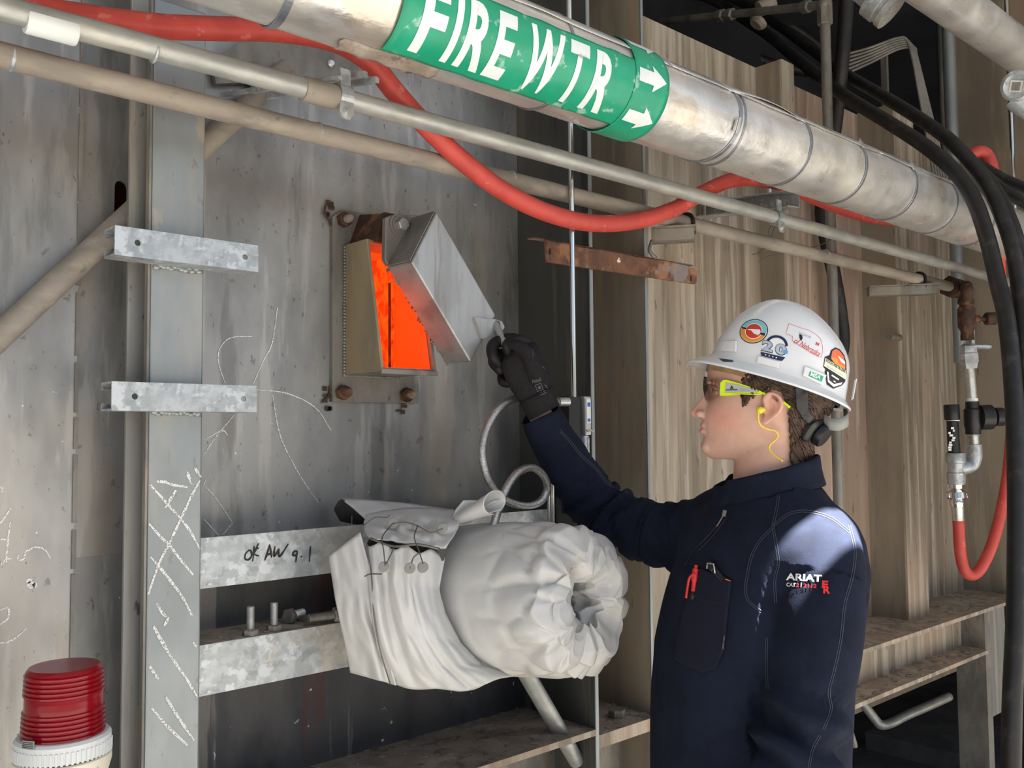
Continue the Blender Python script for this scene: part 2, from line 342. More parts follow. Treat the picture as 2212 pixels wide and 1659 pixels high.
# ------------------------------------------------------------------ the setting
ROOF = 3.5
SH = PD(1788, 1152, 1.335)                                   # where the sun spot falls on the shoulder
hc = SH + TO_SUN*((ROOF-SH.z)/TO_SUN.z)
hx, hy = .078, .038
struct(MB().box(-6, hc.x-hx, -2.3, 2.5, ROOF, ROOF+.012).box(hc.x+hx, 14, -2.3, 2.5, ROOF, ROOF+.012)
       .box(hc.x-hx, hc.x+hx, -2.3, hc.y-hy, ROOF, ROOF+.012).box(hc.x-hx, hc.x+hx, hc.y+hy, 2.5, ROOF, ROOF+.012).build('shade_roof', 'shade_roof_sheet'))  # unseen roof added to block the sun, its gap shaping the shoulder spot
struct(MB().box(-14, 16, -14, 4, -.05, 0).build('floor', 'gravel'))
struct(MB().box(3.4, 9, -.3, 3.9, 0, .012).build('floor_slab', 'dark_floor'))
# left sheet, ending in a lapped edge; wall behind it with the slot for the brace
xs = PY(165, 800, -.012).x
struct(MB().box(-3, xs, -.014, .004, 0, 3.45).build('wall_left', 'steel_sheet'))
zt = PY(262, 388, 0).z; zb = PY(262, 500, 0).z; xsl = PY(262, 420, 0).x
o = plate('wall_center', [(xs-.05, 1.47), (1.39, 1.47), (1.39, 3.45), (xs-.05, 3.45)], [slot(xsl, zb, zt-.012, .0105), [(.935, 1.770), (1.052, 1.770), (1.052, 2.010), (.935, 2.010)]], wallM(.004), .008, 'steel_sheet'); struct(o)
struct(box('slot_shade', xsl-.06, xsl+.06, .10, .11, 1.7, 2.4, 'shade_black'))  # black sheet painting in the shade inside the slot
# welded weather strip on the lapped edge
mb = MB(); zz = 1.0; random.seed(3)
while zz < 2.35:
    l = random.uniform(.04, .16); mb.box(xs-.0035, xs+random.uniform(.001, .0035), -.0175, -.0135, zz, zz+l); zz += l+random.uniform(.001, .012)
o = mb.build('trim_1', 'weathered_iron'); struct(o)
# strip between slot and post, standing proud so that the brace runs behind it
x0 = PY(275, 600, -.085).x
struct(box('trim_2', x0, x0+.10, -.088, -.082, 0, 3.4, 'steel_sheet_dim'))
# lower black wall
struct(box('wall_strip', xs-.05, PY(400,800,0).x, .0, .006, 0, 1.4698, 'steel_sheet'))
struct(box('wall_lower', PY(400,800,0).x, 1.39, -.004, .012, 0, 1.475, 'black_sheet'))
# pressed ribs in the sheet left of the post (two embossed hooks)
def rib(pts, r, nm):
    o = MB().tube(spline(pts, 8), r, 8).build(nm, 'steel_sheet_dim', None, True); struct(o)
rib([PY(262, 1415, .004), PY(285, 1410, .004), PY(296, 1425, .004), PY(294, 1470, .004), PY(290, 1525, .004)], .0045, 'trim_3')
rib([PY(255, 1290, .004), PY(285, 1292, .004), PY(302, 1275, .004), PY(303, 1210, .004), PY(298, 1170, .004)], .0045, 'trim_4')
# stiffener fins
struct(box('trim_5', 1.386, 1.394, -.214, .01, 0, 3.45, 'dark_sheet'))
XB = PY(1398, 800, -.20).x
struct(box('trim_6', XB-.008, XB, -.20, .01, 0, 3.45, 'brown_sheet'))
struct(box('trim_7', XB-.0075, XB+.0005, -.204, -.2005, 0, 3.45, 'galvanised_plain'))
struct(box('trim_8', 1.3855, 1.3945, -.217, -.2145, 0, 3.45, 'galvanised_plain'))
xm = PY(1340, 800, -.06).x
struct(box('trim_9', xm-.005, xm+.001, -.06, .01, 1.06, 3.45, 'galvanised_plain'))
# right hand panels, open above
struct(box('wall_right', 1.39, 2.36, 0, .012, 1.03, 2.735, 'tan_sheet'))
struct(box('wall_right_panel', 2.36, 2.975, 0, .012, 1.03, 2.735, 'pink_sheet'))
struct(box('wall_right_panel', 2.975, 3.72, 0, .012, 1.03, 2.735, 'tan_sheet'))
def stiff(x, p, wdt, z0, z1, nm, m1='brown_sheet', m2='tan_sheet'):
    r = struct(box(nm, x, x+.006, -p, 0, z0, z1, m1))
    c = box('flange', x, x+wdt, -p-.007, -p, z0, z1, m2, r)
stiff(2.353, .08, .066, 1.03, 2.735, 'trim_10')
stiff(2.97, .117, .15, 1.03, 2.74, 'trim_11')
struct(box('wall_end', 3.707, 3.72, -2.4, 0.0, 1.0, 3.45, 'brown_sheet'))
struct(MB().box(1.38, 9, 1.3, 1.32, 0, 3.45).box(3.72, 9, -2.4, -2.38, 1.2, 3.45).box(1.4, 7, .014, .6, 3.40, 3.42).box(7, 7.02, -2.4, 1.3, 0, 3.45).box(-3, 1.38, 1.3, 1.32, 0, 3.45).box(1.6, 7, .60, .61, 2.3, 3.49).build('shade_backing', 'shade_black'))  # black sheets added so the openings read as deep shade
# ledge and beams
zl = 1.064
led = struct(box('ledge_left', .2, 1.386, -.216, 0, zl-.012, zl, 'dust'))
box('front_edge', .2, 1.386, -.2175, -.2162, zl-.012, zl, 'tan_sheet', led)
box('web', .2, 1.386, -.10, -.09, zl-.4, zl-.012, 'weathered_iron', led)
led2 = struct(box('ledge_middle', 1.394, XB+.1, -.215, 0, zl-.04, zl-.014, 'dust'))
box('front_edge', 1.395, XB+.1, -.2165, -.2152, zl-.04, zl-.014, 'tan_sheet', led2)
box('web', 1.394, XB+.1, -.12, -.11, zl-.5, zl-.04, 'weathered_iron', led2)
bm_ = struct(box('ledge_right', XB+.1, 3.72, -.216, .0, 1.033, 1.045, 'tan_sheet'))
box('web', XB+.1, 3.40, -.12, -.105, .905, 1.033, 'tan_sheet', bm_)
box('lower_flange', XB+.1, 3.36, -.216, -.02, .893, .905, 'tan_sheet', bm_)
box('end_bracket', 3.42, 3.72, -.14, -.12, .62, 1.033, 'steel_sheet_dim', bm_)
col_ = struct(box('column', 3.375, 3.42, -.20, -.10, 0, 1.03, 'weathered_iron'))
struct(MB().box(3.2, 4.6, .25, .31, .60, .63).build('ledge_rear', 'brown_sheet'))
struct(box('floor_plinth', PZ(2010, 1615, .1).x, 6, -.35, .9, .012, .10, 'dark_floor'))

# ------------------------------------------------------------------ post, struts, rails
pf = -.125
px0, px1 = PY(322, 700, pf).x+.002, PY(440, 700, pf).x
post = empty('support_post', ((px0+px1)/2, pf+.02, 0)); tag(post, 'flat grey steel post with crossed chalk lines, standing before the left wall', 'post')
o = box('post_body', px0, px1, pf, pf+.014, 0, 2.32, 'galvanised_plain', post, .003)
o = box('edge_strip', px0-.004, px0-.0005, pf+.002, pf+.014, 0, 2.32, 'weathered_iron', post); o['label'] = 'brown weathered post edge'
def strut(z0, z1, xa, xb, label, seedv):
    H = z1-z0; yf = -.166; d = .041
    s_ = empty('strut_channel', ((xa+xb)/2, yf, z0)); tag(s_, label, 'strut', 'short strut pieces on the post')
    hx1 = xa+.032; hx2 = xb-.022; cz = (z0+z1)/2
    plate('web', [(xa, z0), (xb, z0), (xb, z1), (xa, z1)], [circ(hx1, cz, .0045), circ(hx2, cz, .0045)], wallM(yf), .003, 'galvanised', s_)
    for sgn, zc in ((1, z0), (-1, z1)):
        box('flange', xa, xb, yf+.0015, yf+d, min(zc, zc+sgn*.003), max(zc, zc+sgn*.003), 'galvanised', s_)
        box('lip', xa, xb, yf+d-.003, yf+d, min(zc+sgn*.003, zc+sgn*.011), max(zc+sgn*.003, zc+sgn*.011), 'galvanised', s_)
        box('lip_return', xa, xb, yf+d-.009, yf+d-.003, min(zc+sgn*.009, zc+sgn*.011), max(zc+sgn*.009, zc+sgn*.011), 'galvanised', s_)
    mb = MB(); random.seed(seedv)
    for xw in np.linspace(px0+.008, px1-.008, 13):
        mb.ball((xw, pf-.001, z0-.002+random.uniform(-.002, .002)), (.007, .004, random.uniform(.003, .006)), 8)
    o = mb.build('weld_bead', 'galvanised_plain', s_, True)
    return s_
strut(1.910, 1.952, .457, .676, 'upper of two short galvanised strut channels welded across the post', 1)
strut(1.690, 1.731, .456, .675, 'lower of two short galvanised strut channels welded across the post', 2)

yr = -.112
ra = PY(440, 1163, yr).x-.02
rail = empty('channel_rail', (ra, yr, 1.42)); tag(rail, 'galvanised channel rail with handwritten black marker, right of the post', 'rail')
box('web', ra, 1.383, yr, yr+.005, 1.419, 1.4965, 'galvanised', rail)
box('flange', ra, 1.383, yr+.005, yr+.04, 1.419, 1.424, 'galvanised', rail)
# handwriting OK AW 9.1 as pen strokes
def strokes(parent, name, polys, wd, m, plane, off=.0006):
    """thin ribbons lying on plane y = const, points given as pixels"""
    for j, pl in enumerate(polys):
        pts = spline([PY(a, b, plane) for a, b in pl], 5) if len(pl) > 2 else spline([PY(*pl[0], plane), (PY(*pl[0], plane)+PY(*pl[1], plane))/2, PY(*pl[1], plane)], 5)
        L_, R_ = [], []
        for i, p in enumerate(pts):
            t = (pts[min(i+1, len(pts)-1)]-pts[max(i-1, 0)]).normalized()
            n = Vector((-t.z, 0, t.x))*wd*(.55+.45*math.sin(math.pi*min(1, (i+1)/len(pts))))*(1+.5*noise.noise(p*90)); o_ = Vector((0, -off-j*4e-5, 0))
            L_.append(p-n+o_); R_.append(p+n+o_)
        k = len(pts)
        ob = mesh_obj(name, L_+R_, [(i, i+1, k+i+1, k+i) for i in range(k-1)], m, parent)
    return ob
hw = lambda x, y: (x/2.989, 850+y/2.989)
pen = [[hw(*p) for p in q] for q in (
    [(1610,1010),(1585,1035),(1582,1068),(1605,1072),(1625,1045),(1618,1015),(1606,1012)], [(1640,985),(1638,1030),(1630,1085)], [(1668,968),(1650,1010),(1636,1035)], [(1636,1035),(1655,1045),(1672,1048)], [(1655,1000),(1672,1000)],
    [(1708,1078),(1725,1030),(1740,975)], [(1740,975),(1748,1020),(1752,1060)], [(1715,1045),(1750,1032)], [(1775,985),(1768,1030),(1772,1050),(1800,1000)], [(1800,1000),(1798,1045),(1812,1045),(1860,972)],
    [(1915,1015),(1893,1025),(1892,1045),(1915,1040),(1918,1015)], [(1917,1020),(1912,1060),(1908,1090)], [(1940,1050),(1948,1056)], [(2003,985),(2000,1030),(1996,1085)])]
o = strokes(rail, 'handwriting', pen, .0016, 'ink', yr); o['label'] = 'black marker handwriting OK AW 9.1'
rail2 = empty('channel_rail', (ra, yr, 1.256)); tag(rail2, 'lower galvanised channel rail carrying loose bolts on its dusty top', 'rail')
box('web', ra, 1.383, yr, yr+.006, 1.256, 1.333, 'galvanised', rail2)
o = box('top_flange', ra, 1.383, yr+.001, -.01, 1.3275, 1.3335, 'dust', rail2); o['label'] = 'dusty brown top of the rail'

# loose bolts on the lower rail
def bolt(name, base, axis, r, L, hr, hh, label, group='loose bolts on the lower rail', shank='zinc'):
    t = empty(name, base); tag(t, label, 'bolt', group)
    hexhead(MB(), base, axis, hr, hh, .3).build('head', 'weathered_iron', t)
    ax = Vector(axis).normalized(); pr = [(hh, r)]; n = int(L/.0016)
    for i in range(n): pr += [(hh+L*(i+.2)/n, r), (hh+L*(i+.6)/n, r*.9)]
    pr += [(hh+L, r*.8)]
    MB().lathe(base, ax, pr, 14).build('shank', shank, t, True, 40)
    return t
b1 = PZ(541, 1372, 1.3335); b2 = PZ(592, 1362, 1.3335)
bolt('hex_bolt', b1, Z_, .0066, .036, .0128, .010, 'nearest of the two loose bolts standing head-down on the rail')
bolt('hex_bolt', b2, Z_, .0066, .036, .0128, .010, 'second loose bolt standing head-down on the rail, beside the lying one')
b3 = PZ(622, 1348, 1.3335)+Vector((0, 0, .0126))
bolt('hex_bolt', b3, Vector((.75, .3, 0)), .0075, .03, .0135, .010, 'loose bolt lying on its side on the rail, head towards camera')
b4 = PZ(738, 1345, 1.3335)+Vector((0, .01, .0126))
bolt('hex_bolt', b4, Vector((-1, .1, 0)), .007, .045, .0126, .010, 'loose bolt lying in the dark beside the fabric blanket', shank='weathered_iron')

# chalk
cp = lambda x, y: (x/2.989, 850+y/2.989)
ch = [[cp(*p) for p in q] for q in ([(968,590),(1060,690),(1150,790)], [(1135,625),(1095,690),(1065,740)], [(1005,568),(1060,570),(1120,590),(1210,605)], [(1205,505),(1240,590)], [(1290,560),(1240,650),(1170,800),(1090,970),(1020,1110),(955,1300)],
    [(960,840),(1050,940),(1090,975),(1170,1080),(1245,1170)], [(1150,790),(1220,880),(1290,1005)], [(970,1055),(1020,1110),(1100,1210),(1180,1320),(1240,1440)], [(1010,1355),(1050,1420),(1090,1450)], [(1085,1450),(1058,1500)], [(990,1505),(1040,1590),(1080,1650)], [(1255,480),(1295,540)])]
c2 = lambda x, y: (x/4.424, 1350+y/4.424)
ch += [[c2(*p) for p in q] for q in ([(1465,10),(1540,160),(1700,400),(1790,530),(1885,690)], [(1425,390),(1510,520)], [(1580,685),(1700,880),(1850,1100)], [(1445,790),(1600,970),(1790,1150)], [(1840,165),(1875,210)])]
o = strokes(post, 'chalk_mark', ch, .0021, 'chalk', pf); o['label'] = 'white chalk lines crossing the post'
wl = bpy.data.objects['wall_left']; wc = bpy.data.objects['wall_center']
ch = [[cp(*p) for p in q] for q in ([(0,1110),(40,1070),(75,1065)], [(65,830),(45,1000),(40,1090)], [(0,940),(50,945)], [(120,1040),(115,1070),(150,1070),(165,1020),(190,1010),(230,990),(290,1010),(325,1065)], [(0,1490),(50,1450),(55,1390),(20,1390),(0,1400)], [(0,1610),(60,1600),(120,1560),(170,1515)], [(0,840),(70,740)])]
o = strokes(wl, 'chalk_mark', ch, .0012, 'chalk', -.014); 
ch = [[cp(*p) for p in q] for q in ([(1310,590),(1380,660),(1500,830)], [(1500,835),(1440,910)], [(1315,810),(1410,915)], [(1310,400),(1400,270),(1510,140)], [(1760,10),(1790,200),(1830,330),(1930,520),(2055,705)], [(1320,300),(1430,240),(1470,270)], [(1310,600),(1330,550)])]
ch += [[(2070/3.456, 400+915/3.456), (2030/3.456, 400+1180/3.456), (1970/3.456, 400+1300/3.456), (1890/3.456, 400+1480/3.456)], [(1680/3.456, 400+1480/3.456), (1630/3.456, 400+1330/3.456), (1640/3.456, 400+1220/3.456), (1720/3.456, 400+1140/3.456), (1880/3.456, 400+1130/3.456)], [(555, 842), (620, 850), (680, 880), (715, 930)]]
o = strokes(wc, 'chalk_mark', ch, .0010, 'chalk', -.0003)
# paint chip spots on the walls
mb = MB()
for (x, y, r) in ((68, 1262, .006), (62, 1254, .004), (75, 1265, .004)):
    p = PY(x, y, -.0146); mb.add([p+Vector((r*math.cos(a)*(.7+.5*random.random()), 0, r*math.sin(a)*(.7+.5*random.random()))) for a in np.linspace(0, 5.4, 7)], [tuple(range(7))])
mb.build('paint_chip', 'chalk', wl)

# ------------------------------------------------------------------ brace pipe running behind the strip and the post
a = PY(-60, 782, -.05); b = PY(620, 148, -.03)
t = empty('brace_pipe', a); tag(t, 'dusty brown diagonal brace pipe passing behind the upper strut and post', 'pipe')
MB().tube([a, b], .0185, 20).build('pipe', 'dusty_pipe', t, True, 40)
# short galvanised end stub on the far side of the brace (tray bracket above it)
br = empty('pipe_bracket', PY(560, 180, -.2)); tag(br, 'strut bracket holding the upper conduit, below the green label pipe', 'bracket')
for (p0, p1, hh) in (((480, 205), (735, 168), .006), ((522, 200), (790, 160), .009), ((555, 212), (815, 172), .009)):
    A, B = PY(*p0, -.02), PY(*p1, -.325)
    d = (B-A).normalized(); n = Vector((0, 0, 1)); s_ = d.cross(n).normalized()
    MB().add([A-s_*.004-n*hh*.5, A+s_*.004-n*hh*.5, A+s_*.004+n*hh*.5, A-s_*.004+n*hh*.5, B-s_*.004-n*hh*.5, B+s_*.004-n*hh*.5, B+s_*.004+n*hh*.5, B-s_*.004+n*hh*.5], [(0,3,2,1),(4,5,6,7),(0,1,5,4),(1,2,6,5),(2,3,7,6),(3,0,4,7)]).build('strut_bar', 'galvanised', br)
# gusset plate against the wall under the red hose
g = [PY(560, 75, -.006), PY(850, 50, -.006), PY(800, 165, -.006), PY(720, 175, -.006), PY(460, 185, -.006), PY(450, 130, -.006)]
gp = MB().prism(g, (0, -.012, 0)).build('gusset_plate', 'weathered_iron'); tag(gp, 'dark gusset plate bolted to the wall under the green label pipe', 'plate')
MB().lathe(PY(714, 138, -.018), (0, -1, 0), [(0, .008), (.004, .008), (.007, .005)], 12).build('bolt', 'zinc', gp)

# ------------------------------------------------------------------ conduits
def conduit(name, y, z, r, x0, x1, m, label):
    t = empty(name, (x0, y, z-r)); tag(t, label, 'pipe')
    mb = MB(); n = 60; pts = [Vector((x0+(x1-x0)*i/n, y, z + (-.006 if name == 'conduit' else .004)*math.exp(-((x0+(x1-x0)*i/n)-.3)/.35))) for i in range(n+1)]
    mb.tube(pts, r, 20); mb.build('pipe', m, t, True, 40); return t
def sleeve(t, xa, xb, y, z, r, m, nm='coupling', lab=None):
    o = MB().lathe((xa, y, z), X_, [(0, r*.94), (.002, r), (xb-xa-.002, r), (xb-xa, r*.94)], 20).build(nm, m, t, True, 40)
    if lab: o['label'] = lab
    return o
y2, z2, r2 = -.300, 2.169, .0156
c1 = conduit('conduit', y2, z2, r2, -.4, 3.66, 'conduit', 'thin galvanised conduit directly under the pipe with the green label')
x = PY(690, 195, y2).x; sleeve(c1, x-.028, x+.028, y2, z2-.003, r2*1.2, 'dusty_pipe')
x = PY(100, 50, y2).x; sleeve(c1, PY(55, 45, y2).x, PY(165, 70, y2).x, y2, z2-.012, r2*1.06, 'label_white', 'paper_wrap', 'cream paper wrap')
x = PY(330, 110, y2).x; sleeve(c1, x, x+.004, y2, z2-.008, r2*1.03, 'galvanised', 'joint_ring')
for pxx, dy in ((1390, 330), (1180, 300)):
    x = PY(pxx, dy, y2).x; sleeve(c1, x, x+.003, y2, z2, r2*1.03, 'galvanised', 'joint_ring')
y3, z3, r3 = -.240, 2.125, .0164
x3e = PY(2052, 605, y3).x
c3 = conduit('dusty_pipe', y3, z3, r3, -.4, x3e, 'dusty_pipe', 'lower dusty brown pipe running the length of the wall')
for pxx, yy in ((20, 125), (683, 290), (1100, 400), (1780, 545)):
    x = PY(pxx, yy, y3).x; sleeve(c3, x, x+.005, y3, z3+.003, r3*1.03, 'galvanised', 'joint_ring')

def strut_clamp(pxx, pyy, label):
    """one-hole strut clamp around the thin conduit: strap, ear plate and screw"""
    x = PY(pxx, pyy, y2).x
    t = empty('pipe_clamp', (x, y2, z2-.05)); tag(t, label, 'clamp', 'pipe clamps on the thin conduit')
    rings = []
    for a in np.linspace(-2.2, 2.2, 22):
        ring = []
        for rr, dx in ((r2+.001, -.011), (r2+.001, .011), (r2+.004, .011), (r2+.004, -.011)):
            ring.append(Vector((x+dx, y2-rr*math.cos(a), z2+rr*math.sin(a))))
        rings.append(ring)
    MB().loft(rings).build('strap', 'galvanised', t)
    zz = z2-r2
    o = MB().prism([(x+dx, y2-.016, zz+dz) for dx, dz in ((-.011, .010), (-.013, -.012), (-.008, -.022), (.004, -.024), (.012, -.014), (.011, .010))], (0, .003, 0)).build('ear', 'galvanised', t)
    MB().lathe((x+.001, y2-.016, zz-.012), (0, -1, 0), [(0, .0085), (.002, .0085), (.002, .006), (.005, .005)], 14).build('screw', 'zinc', t)
    o = MB().prism([(x+dx, y2-.010, z2+r2+dz) for dx, dz in ((-.008, -.002), (.010, -.002), (.010, .026), (-.008, .026))], (0, .004, 0)).build('hanger_tab', 'galvanised', t)
    return t
strut_clamp(738, 205, 'galvanised clamp on the thin conduit left of the hanging red hose')
strut_clamp(1676, 462, 'galvanised clamp with loose tie wire on the thin conduit, above the hard hat')

# bracket of the second clamp
br2 = empty('pipe_bracket', PY(1600, 445, -.05)); tag(br2, 'strut bracket behind the thin conduit, right of the red hose sag', 'bracket')
A, B = PY(1515, 455, -.005), PY(1715, 430, -.325)
d = (B-A).normalized(); s_ = d.cross(Z_).normalized()
for (h0, h1, k0, k1) in ((-.02, .02, -.020, -.017), (.017, .02, -.02, .02), (-.02, -.017, -.02, .02)):
    q = [A+s_*k+Z_*h for k, h in ((k0, h0), (k1, h0), (k1, h1), (k0, h1))]
    MB().prism(q, B-A).build('strut_bar', 'galvanised', br2)
MB().tube([PY(1662, 408, -.16), PY(1664, 440, -.16)], .006, 10).build('bolt', 'zinc', br2, True, 40)
tw = empty('tie_wire', PY(1670, 500, -.24)); tag(tw, 'loose twisted tie wire hanging under the conduit clamp', 'wire')
MB().tube(spline([PY(*p, -.24) for p in ((1678, 470), (1660, 500), (1668, 520), (1640, 545), (1625, 550))], 6), .0012, 6).build('wire_strand', 'wire', tw, True)
MB().tube(spline([PY(*p, -.24) for p in ((1676, 480), (1668, 515), (1690, 535), (1702, 542), (1690, 548), (1660, 553), (1640, 565))], 6), .0010, 6).build('wire_strand', 'wire', tw, True)
MB().tube(spline([PY(*p, -.24) for p in ((1805, 480), (1805, 500), (1790, 520), (1770, 530), (1750, 535))], 6), .0010, 6).build('wire_strand', 'wire', tw, True)

# small cantilever brackets with U-bolts carrying the dusty pipe
def ubolt_bracket(p0, p1, ux, label, ya):
    A = PY(*p0, ya); B = PY(*p1, y3-.035); B.x = max(B.x, A.x-.02); A.z = B.z = z3-r3-.018
    t = empty('pipe_bracket', A); tag(t, label, 'bracket')
    d = (B-A).normalized(); s_ = d.cross(Z_).normalized()
    MB().prism([A+s_*.021-Z_*.014, A-s_*.021-Z_*.014, A-s_*.021+Z_*.012, A+s_*.021+Z_*.012], B-A).build('bar', 'weathered_iron', t)
    MB().prism([A+s_*.03+Z_*.0125, A-s_*.03+Z_*.0125, A-s_*.03+Z_*.0165, A+s_*.03+Z_*.0165], (B-A)*1.05).build('top_plate', 'weathered_iron', t)
    x = ux
    pts = [Vector((x, y3-r3-.004, z3-r3-.012))] + [Vector((x, y3-(r3+.004)*math.cos(a), z3+(r3+.004)*math.sin(a))) for a in np.linspace(0, math.pi, 14)] + [Vector((x, y3+r3+.004, z3-r3-.012))]
    MB().tube(pts, .0045, 10).build('u_bolt', 'black_hose', t, True, 40)
    return t
ubolt_bracket((1408, 522), (1500, 512), PY(1482, 485, y3).x, 'short iron bracket with U-bolt above the rusty bar', -.20)
ubolt_bracket((1875, 630), (2020, 622), PY(1985, 600, y3).x, 'short iron bracket with U-bolt at the right end of the dusty pipe', -.117)
# ------------------------------------------------------------------ the fire water pipe
FY, FZ, FR = -.465, 2.245, .075
def fpt(x, deg, r=FR):
    a = math.radians(deg); return Vector((x, FY-r*math.cos(a), FZ+r*math.sin(a)))
fp = empty('fire_water_pipe', (.2, FY, FZ-FR)); tag(fp, 'large aluminium clad fire water pipe with green FIRE WTR label', 'pipe')
rings = []
for x in np.arange(-.3, 3.715, .02):
    ring = []
    for k in range(64):
        d = k*360/64; p = fpt(x, d); n = (p-Vector((x, FY, FZ))).normalized()
        q = noise.noise(Vector((x*6, d*.02, 3.1)))*.0012+noise.noise(Vector((x*22, d*.05, 7)))*.0007
        ring.append(p+n*q)
    rings.append(ring)
MB().loft(rings).build('cladding', 'aluminium_jacket', fp, True)
def cylpatch(x0, x1, d0, d1, r, edge=0., nx=24, nd=24, seed=0):
    v = []; f = []
    for i in range(nx+1):
        for j in range(nd+1):
            u = i/nx; w_ = j/nd
            dd = d0+(d1-d0)*w_; xx = x0+(x1-x0)*u
            if edge and j in (0, nd): dd += edge*noise.noise(Vector((xx*25, j, seed)))
            v.append(fpt(xx, dd, r))
    for i in range(nx):
        for j in range(nd): a = i*(nd+1)+j; f.append((a, a+1, a+nd+2, a+nd+1))
    return v, f
# lap seam lifting along the top, one long sheet edge per length
for (xa, xb, sd) in ((.70, 1.26, 1), (1.26, 1.68, 2), (1.68, 2.02, 4), (2.02, 2.7, 5)):
    v = []; f = []; n = 40
    for i in range(n+1):
        x = xa+(xb-xa)*i/n; lift = .003+.006*max(0, noise.noise(Vector((x*7, sd, 0))))*math.sin(math.pi*i/n)
        e = 29+4*noise.noise(Vector((x*9, sd, 2)))
        for j, d in enumerate((80, 60, 45, 38, e)):
            v.append(fpt(x, d, FR+.0012+lift*(j/4)**2))
    for i in range(n):
        for j in range(4): a = i*5+j; f.append((a, a+1, a+6, a+5))
    o = mesh_obj('lap_sheet', v, f, 'aluminium_jacket', fp, True); solidify(o, .0009)
# lifted torn flap showing its pale underside
v = []; f = []; n = 20; xa, xb = PY(1570, 180, FY).x-.09, PY(1690, 230, FY).x-.02
for i in range(n+1):
    x = xa+(xb-xa)*i/n; k = math.sin(math.pi*min(1, i/n*1.05))**.8
    for j in range(5): v.append(fpt(x, 62-8*j, FR+.002+.011*k*(j/4)**1.5))
for i in range(n):
    for j in range(4): a = i*5+j; f.append((a, a+1, a+6, a+5))
o = mesh_obj('torn_flap', v, f, 'aluminium_jacket', fp, True); solidify(o, .001)
# steel bands
def band(x, tilt=0., wd=.0075, buckle=None):
    rings = []
    for k in range(65):
        d = k*360/64; t = tilt*math.cos(math.radians(d))
        rings.append([fpt(x+t-wd/2, d, FR+.0008), fpt(x+t+wd/2, d, FR+.0008), fpt(x+t+wd/2, d, FR+.0026), fpt(x+t-wd/2, d, FR+.0026)])
    o = MB().loft(rings, False).build('band', 'band_steel', fp)
    if buckle is not None:
        c = fpt(x, buckle, FR+.004); n = (c-Vector((x, FY, FZ))).normalized(); tg = X_.cross(n)
        M = Matrix((( 1, tg.x, n.x, c.x), (0, tg.y, n.y, c.y), (0, tg.z, n.z, c.z), (0, 0, 0, 1)))
        b_ = MB().box(-.007, .007, -.010, .010, -.002, .003, M).box(-.003, .003, -.016, .014, .003, .0045, M).build('buckle', 'zinc', o)
        bevel(b_, .001)
band(.548, -.01, .010, -35); band(1.005, .004, .004); band(1.441, .012, .009, -20); band(1.475, -.006, .004); band(1.70, .004); band(1.935, .003, .007, 32); band(2.182, .004, .007, 30); band(2.415, .003, .007)
band(2.66, .003, .007)
# loose foil and torn cladding edge at the left end of the label
v = []; f = []; n = 26
for i in range(n+1):
    x = .635+.16*i/n
    for j in range(6):
        r = FR+.001+(.010*abs(noise.noise(Vector((x*30, j*.4, 1))))+.004)*(j/5)
        v.append(fpt(x+.01*noise.noise(Vector((x*40, j, 5))), -78-4*j-5*noise.noise(Vector((x*20, 0, 9))), r))
for i in range(n):
    for j in range(5): a = i*6+j; f.append((a, a+1, a+7, a+6))
o = mesh_obj('torn_edge', v, f, 'dust', fp, True); o['label'] = 'torn crumpled cladding edge under the label'; solidify(o, .001)
# label with letters
LR = FR+.0030
v, f = cylpatch(.691, 1.165, -75, 14, LR, 2.0, 40, 26, 3)
lb = mesh_obj('label', v, f, 'label_green', fp, True); lb['label'] = 'green FIRE WTR pipe label'; solidify(lb, .0006)
v, f = cylpatch(1.150, 1.236, -150, 80, LR+.0012, 0, 10, 60)
tp = mesh_obj('arrow_tape', v, f, 'label_green', fp, True); tp['label'] = 'green tape with white flow arrows'; solidify(tp, .0006)
v, f = cylpatch(1.236, 1.2375, -150, 80, LR+.0010, 0, 2, 60)
mesh_obj('tape_edge', v, f, 'dark_gap', tp, True)
# arc length per degree so that letters keep their height on the round
def on_pipe(v2, f2, nm, parent, r):
    v2, f2 = subdiv2d([(a, b*.0012) for a, b in v2], f2, .008)
    return mesh_obj(nm, [fpt(a, b/.0012, r) for a, b in v2], f2, 'label_white', parent, True)
for ch_, xa, xb in (('F', .7235, .765), ('I', .7775, .789), ('R', .8000, .845), ('E', .853, .888), ('W', .915, .986), ('T', .998, 1.040), ('R', 1.056, 1.104)):
    v2, f2 = fit_text(ch_, xa, xb, -65, 6, bold=.035)
    on_pipe(v2, f2, 'letter', lb, LR+.0013)
for dc in (-3, -53, 47):
    ar = [(1.158, dc+8), (1.195, dc+8), (1.193, dc+16), (1.228, dc), (1.193, dc-16), (1.195, dc-8), (1.158, dc-8)]
    on_pipe(ar, [(0, 1, 5, 6), (1, 2, 3), (1, 3, 5), (3, 4, 5)], 'arrow', tp, LR+.0026)

